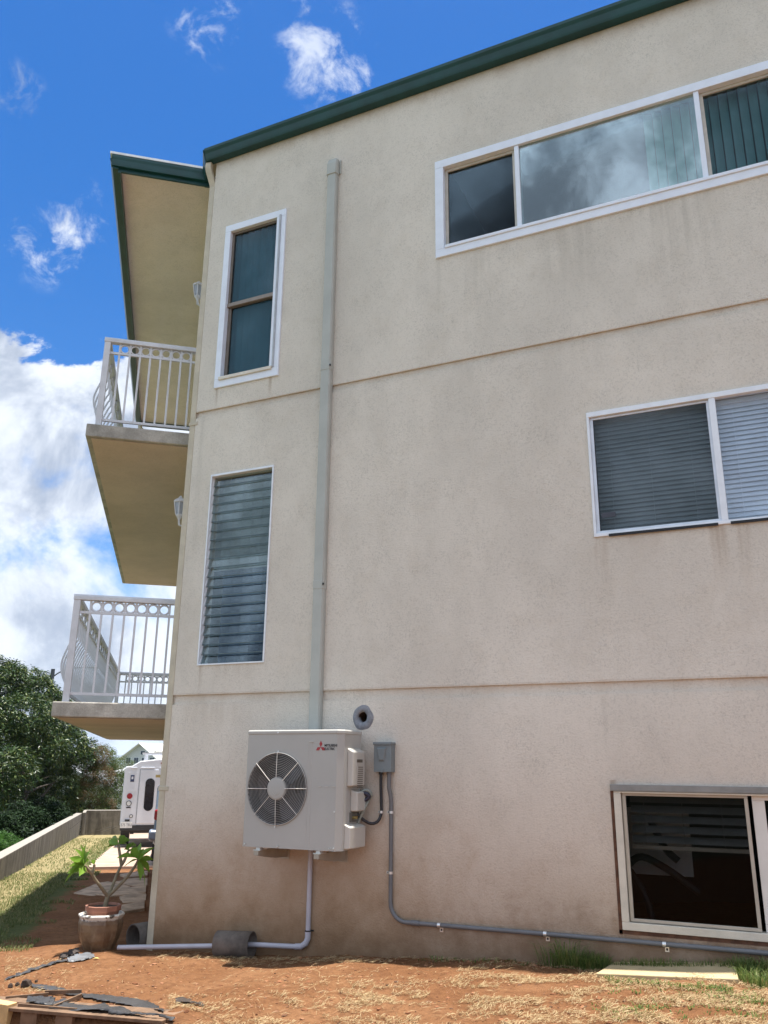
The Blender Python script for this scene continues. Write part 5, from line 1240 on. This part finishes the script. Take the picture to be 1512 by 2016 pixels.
for i, (u, v) in enumerate(((50, 1943), (20, 1946), (34, 1942), (71, 1935))):
    p = gp_(u, v, .012); r = (.045, .02, .018, .012)[i]; vs = []; fs = []
    for a in range(8):
        for b2 in range(5):
            th_ = 2 * PI * a / 8; ph = PI * b2 / 4; d = Vector((math.cos(th_) * math.sin(ph), math.sin(th_) * math.sin(ph), math.cos(ph))); vs.append(p + d * r * (1 + .4 * mnoise.noise(d * 2 + p * 9)))
    fs = [(a * 5 + b2, a * 5 + b2 + 1, ((a + 1) % 8) * 5 + b2 + 1, ((a + 1) % 8) * 5 + b2) for a in range(8) for b2 in range(4)]
    tag(MB().add(vs, fs).build('soil_lump', mat('dark_soil_lump', (.035, .022, .016), .95, 0, .3, 30, .4, 40)), ('largest dark lump at the left end of the long black strip', 'dark lump nearest the left edge of the ground', 'small dark lump between two larger lumps by the strip', 'smallest dark crumb above the long black strip')[i], 'lump', 'dark lumps by the black strip')
for (p0, p1, lab) in (((10, 1972), (95, 1964), 'thin weathered lath lying across the pallet above the pine offcut'), ((35, 1986), (150, 1996), 'weathered lath along the front edge of the pallet'), ((88, 1960), (160, 1958), 'short weathered lath under the long black strip'), ((104, 1990), (160, 1966), 'weathered lath slanting between the two black sheets')):
    a, c_ = gp_(*p0, .018), gp_(*p1, .018); tag(MB().bar(a, c_, .03, .012).build('lath', M_PAL, bevel=.002), lab, 'lath', 'weathered laths on the pallet')
p = gp_(182, 1890, .01); tag(pleaf(p, p + Vector((.05, .03, .004)), .03, .1).build('fallen_leaf', mat('yellow_leaf', (.55, .50, .16), .5), fix=False), 'pale yellow fallen leaf in front of the glazed pot', 'leaf')

# ------------------------------------------------------------------ ground cover
def blades(name, spots, ma, seed, lean=.5):
    """spots: (x, y, height, width, lean, azimuth)"""
    rng = random.Random(seed); V = []; F = []
    for (x, y, h, wd, ln_, az_) in spots:
        z = ground_h(x, y) - .004; d = Vector((math.cos(az_), math.sin(az_), 0)); sd = Vector((-d.y, d.x, 0)) * wd / 2; i0 = len(V); o = Vector((x, y, z))
        c1 = o + d * h * ln_ * .35 + Vector((0, 0, h * .6)); c2 = o + d * h * ln_ + Vector((0, 0, h * (1 - .35 * ln_)))
        V += [o - sd, o + sd, c1 + sd * .8, c1 - sd * .8, c2]; F += [(i0, i0 + 1, i0 + 2, i0 + 3), (i0 + 3, i0 + 2, i0 + 4)]
    mb = MB(); mb.v = V; mb.f = F; mb.sm = [False] * len(F)
    return tag(mb.build(name, ma, fix=False), kind='stuff')
rng = random.Random(12)
G_GREEN = leafmat('grass_blade', [(.06, .11, .025), (.10, .16, .035), (.17, .22, .06), (.26, .25, .09)], .55, .4)
G_DRY = leafmat('straw_blade', [(.27, .17, .08), (.38, .27, .14), (.48, .38, .22), (.30, .17, .085)], .8, .2)
G_LAWN = leafmat('lawn_blade', [(.08, .12, .032), (.12, .16, .045), (.20, .20, .075), (.30, .26, .13)], .7, .35)
sp_ = []
for _ in range(26000):
    s = rng.uniform(.2, 24) if rng.random() < .5 else rng.uniform(.2, 9); w_ = rng.uniform(1.05, wallw(s)); p = LP(s, w_)
    dn = mnoise.noise((p.x * 2.2, p.y * 2.2, 0)) + mnoise.noise((p.x * .7, p.y * .7, 4))
    if w_ < 1.45 and dn < .1: continue
    if w_ > 1.9 and rng.random() < .6: continue
    if s < 1.2 and dn < .1: continue
    sp_.append((p.x, p.y, rng.uniform(.02, .06), .006 + .0006 * s, rng.uniform(.2, 1.2), rng.random() * 6.28))
blades('lawn_grass', sp_, G_LAWN, 1)
sp_ = []
def tuft(u, v, rad, n, h, lean=(.2, .9), wd=.0045):
    c_ = gnd(u, v); c_.y = min(c_.y, 6.60)
    for _ in range(n):
        a = rng.random() * 6.28; r = rad * rng.random() ** .6
        sp_.append((c_.x + r * math.cos(a), min(6.67, c_.y + r * math.sin(a) * .55), h * rng.uniform(.45, 1.2), wd * rng.uniform(.7, 1.3), rng.uniform(*lean), a + rng.gauss(0, .8)))
tuft(1150, 1888, .16, 320, .14); tuft(1175, 1893, .14, 260, .12); tuft(1135, 1885, .10, 90, .27, (.5, 1.3)); tuft(1110, 1880, .08, 60, .2, (.4, 1.2)); tuft(1195, 1888, .10, 120, .11); tuft(1180, 1902, .09, 160, .09); tuft(1150, 1897, .10, 120, .09); tuft(1205, 1897, .05, 70, .08)
for u in range(1210, 1512, 16): tuft(u, 1893 + (u - 1210) * .012, .07, 55, .075)
for (u, v) in ((1470, 1915), (1490, 1925), (1505, 1912), (1480, 1935), (1455, 1912), (1500, 1945)): tuft(u, v, .10, 130, .10)
for (u, v) in ((1230, 1937), (1262, 1938), (1300, 1940), (1345, 1944), (1385, 1946), (1420, 1950), (1440, 1960), (1410, 1972), (1465, 1966), (1495, 1975), (1380, 1958), (1215, 1933)): tuft(u, v, .08, 45, .04, (.5, 1.5), .007)
for (u, v) in ((1010, 1880), (960, 1884), (900, 1886), (1060, 1882), (860, 1888)): tuft(u, v, .12, 26, .04, (.5, 1.4), .006)
for _ in range(60): tuft(rng.uniform(1150, 1512), rng.uniform(1940, 2010), .05, 9, .03, (.6, 1.6), .007)
blades('grass', sp_, G_GREEN, 2)
# straw: thin dry stalks lying in drifts
V = []; F = []
def straw(p, L, az_, wd, lift=.006, tilt=0.0):
    d = Vector((math.cos(az_), math.sin(az_), 0)); sd = Vector((-d.y, d.x, 0)) * wd / 2; q = p + d * L
    p = Vector((p.x, p.y, ground_h(p.x, p.y) + lift)); q = Vector((q.x, q.y, ground_h(q.x, q.y) + lift + tilt)); m_ = (p + q) / 2 + Vector((0, 0, .25 * L * rng.random() * .4)) + sd * rng.uniform(-6, 6); i0 = len(V)
    V.extend([p - sd, p + sd, m_ + sd + Vector((0, 0, .002)), m_ - sd, q]); F.extend([(i0, i0 + 1, i0 + 2, i0 + 3), (i0 + 3, i0 + 2, i0 + 4)])
def drift(u0, u1, v0, v1, n, L=(.012, .05), thr=-.05):
    n = int(n * 1.45)
    k = 0; tries = 0
    while k < n and tries < n * 12:
        tries += 1; u = rng.uniform(u0, u1); v = rng.uniform(v0, v1); p = unit(u, v); t = (ground_h(-3, 5.5) - CAM.z) / p.z if p.z < 0 else 0
        p = CAM + p * t
        gz = ground_h(p.x, p.y); dd = unit(u, v); p = CAM + dd * ((gz - CAM.z) / dd.z)
        if p.y > 6.66: continue
        if mnoise.noise((p.x * 2.6, p.y * 4.5, 1)) + .6 * mnoise.noise((p.x * 8, p.y * 11, 2)) < thr: continue
        straw(p, rng.uniform(*L), rng.random() * 6.28, rng.uniform(.0012, .0030), rng.uniform(.001, .012), rng.uniform(0, .014)); k += 1
drift(330, 1512, 1955, 2040, 5200, thr=.05); drift(560, 1512, 1925, 1980, 2600, thr=.12); drift(900, 1250, 1895, 1945, 1500, thr=-.1); drift(1180, 1512, 1935, 2030, 3400, thr=-.2)
drift(0, 130, 1930, 1985, 420, thr=-.2); drift(0, 800, 1885, 1990, 420, (.015, .05), thr=-1); drift(430, 1512, 1880, 1896, 700, (.02, .08), thr=-.2); drift(300, 560, 1872, 1892, 160, (.04, .12), thr=-1); drift(400, 1000, 1900, 2010, 260, (.03, .10), thr=-1)
mb = MB(); mb.v = V; mb.f = F; mb.sm = [False] * len(F); tag(mb.build('dry_straw', G_DRY, fix=False), kind='stuff')
# clods, pebbles and dead leaves
V = []; F = []
ico = bmesh.new(); bmesh.ops.create_icosphere(ico, subdivisions=1, radius=1); iv = [v.co.copy() for v in ico.verts]; iff = [tuple(v.index for v in f.verts) for f in ico.faces]; ico.free()
for ic in range(2300):
    if ic < 1600:
        u, v = rng.uniform(-40, 1540), rng.uniform(1872, 2040); dd = unit(u, v); t = (.12 - CAM.z) / dd.z; p = CAM + dd * t; gz = ground_h(p.x, p.y); p = CAM + dd * ((gz - CAM.z) / dd.z)
        if p.y > 6.64 and p.x > -5.5: continue
    else:
        p = Vector((rng.uniform(-5.3, .3), 6.67 - abs(rng.gauss(0, .10)), 0))
    gz = ground_h(p.x, p.y)
    r = rng.uniform(.004, .010) if rng.random() < .9 else rng.uniform(.010, .020); i0 = len(V); sc = Vector((rng.uniform(.7, 1.4), rng.uniform(.7, 1.4), rng.uniform(.4, .8)))
    for q in iv: V.append(Vector((p.x, p.y, gz)) + Vector((q.x * sc.x, q.y * sc.y, q.z * sc.z)) * r * (1 + .5 * mnoise.noise(q * 2 + p * 31)))
    F.extend([tuple(a + i0 for a in f) for f in iff])
mb = MB(); mb.v = V; mb.f = F; mb.sm = [False] * len(F)
tag(mb.build('soil_clods', leafmat('clod_soil', [(.10, .04, .018), (.22, .09, .04), (.30, .15, .08), (.06, .03, .018)], .95, 0), fix=False), kind='stuff')
# haze: thin even air round the whole scene
hz = MB().box((-9300, -9300, -6), (9300, 9300, 215))
hm = bpy.data.materials.new('thin_air'); hm.use_nodes = True; hn = hm.node_tree
hn.nodes.remove(hn.nodes['Principled BSDF']); pv = hn.nodes.new('ShaderNodeVolumePrincipled'); pv.inputs['Color'].default_value = (.72, .84, 1, 1); pv.inputs['Density'].default_value = 9e-5
hn.links.new(pv.outputs[0], hn.nodes['Material Output'].inputs['Volume'])
tag(hz.build('haze', hm), kind='stuff')
bpy.context.view_layer.update()
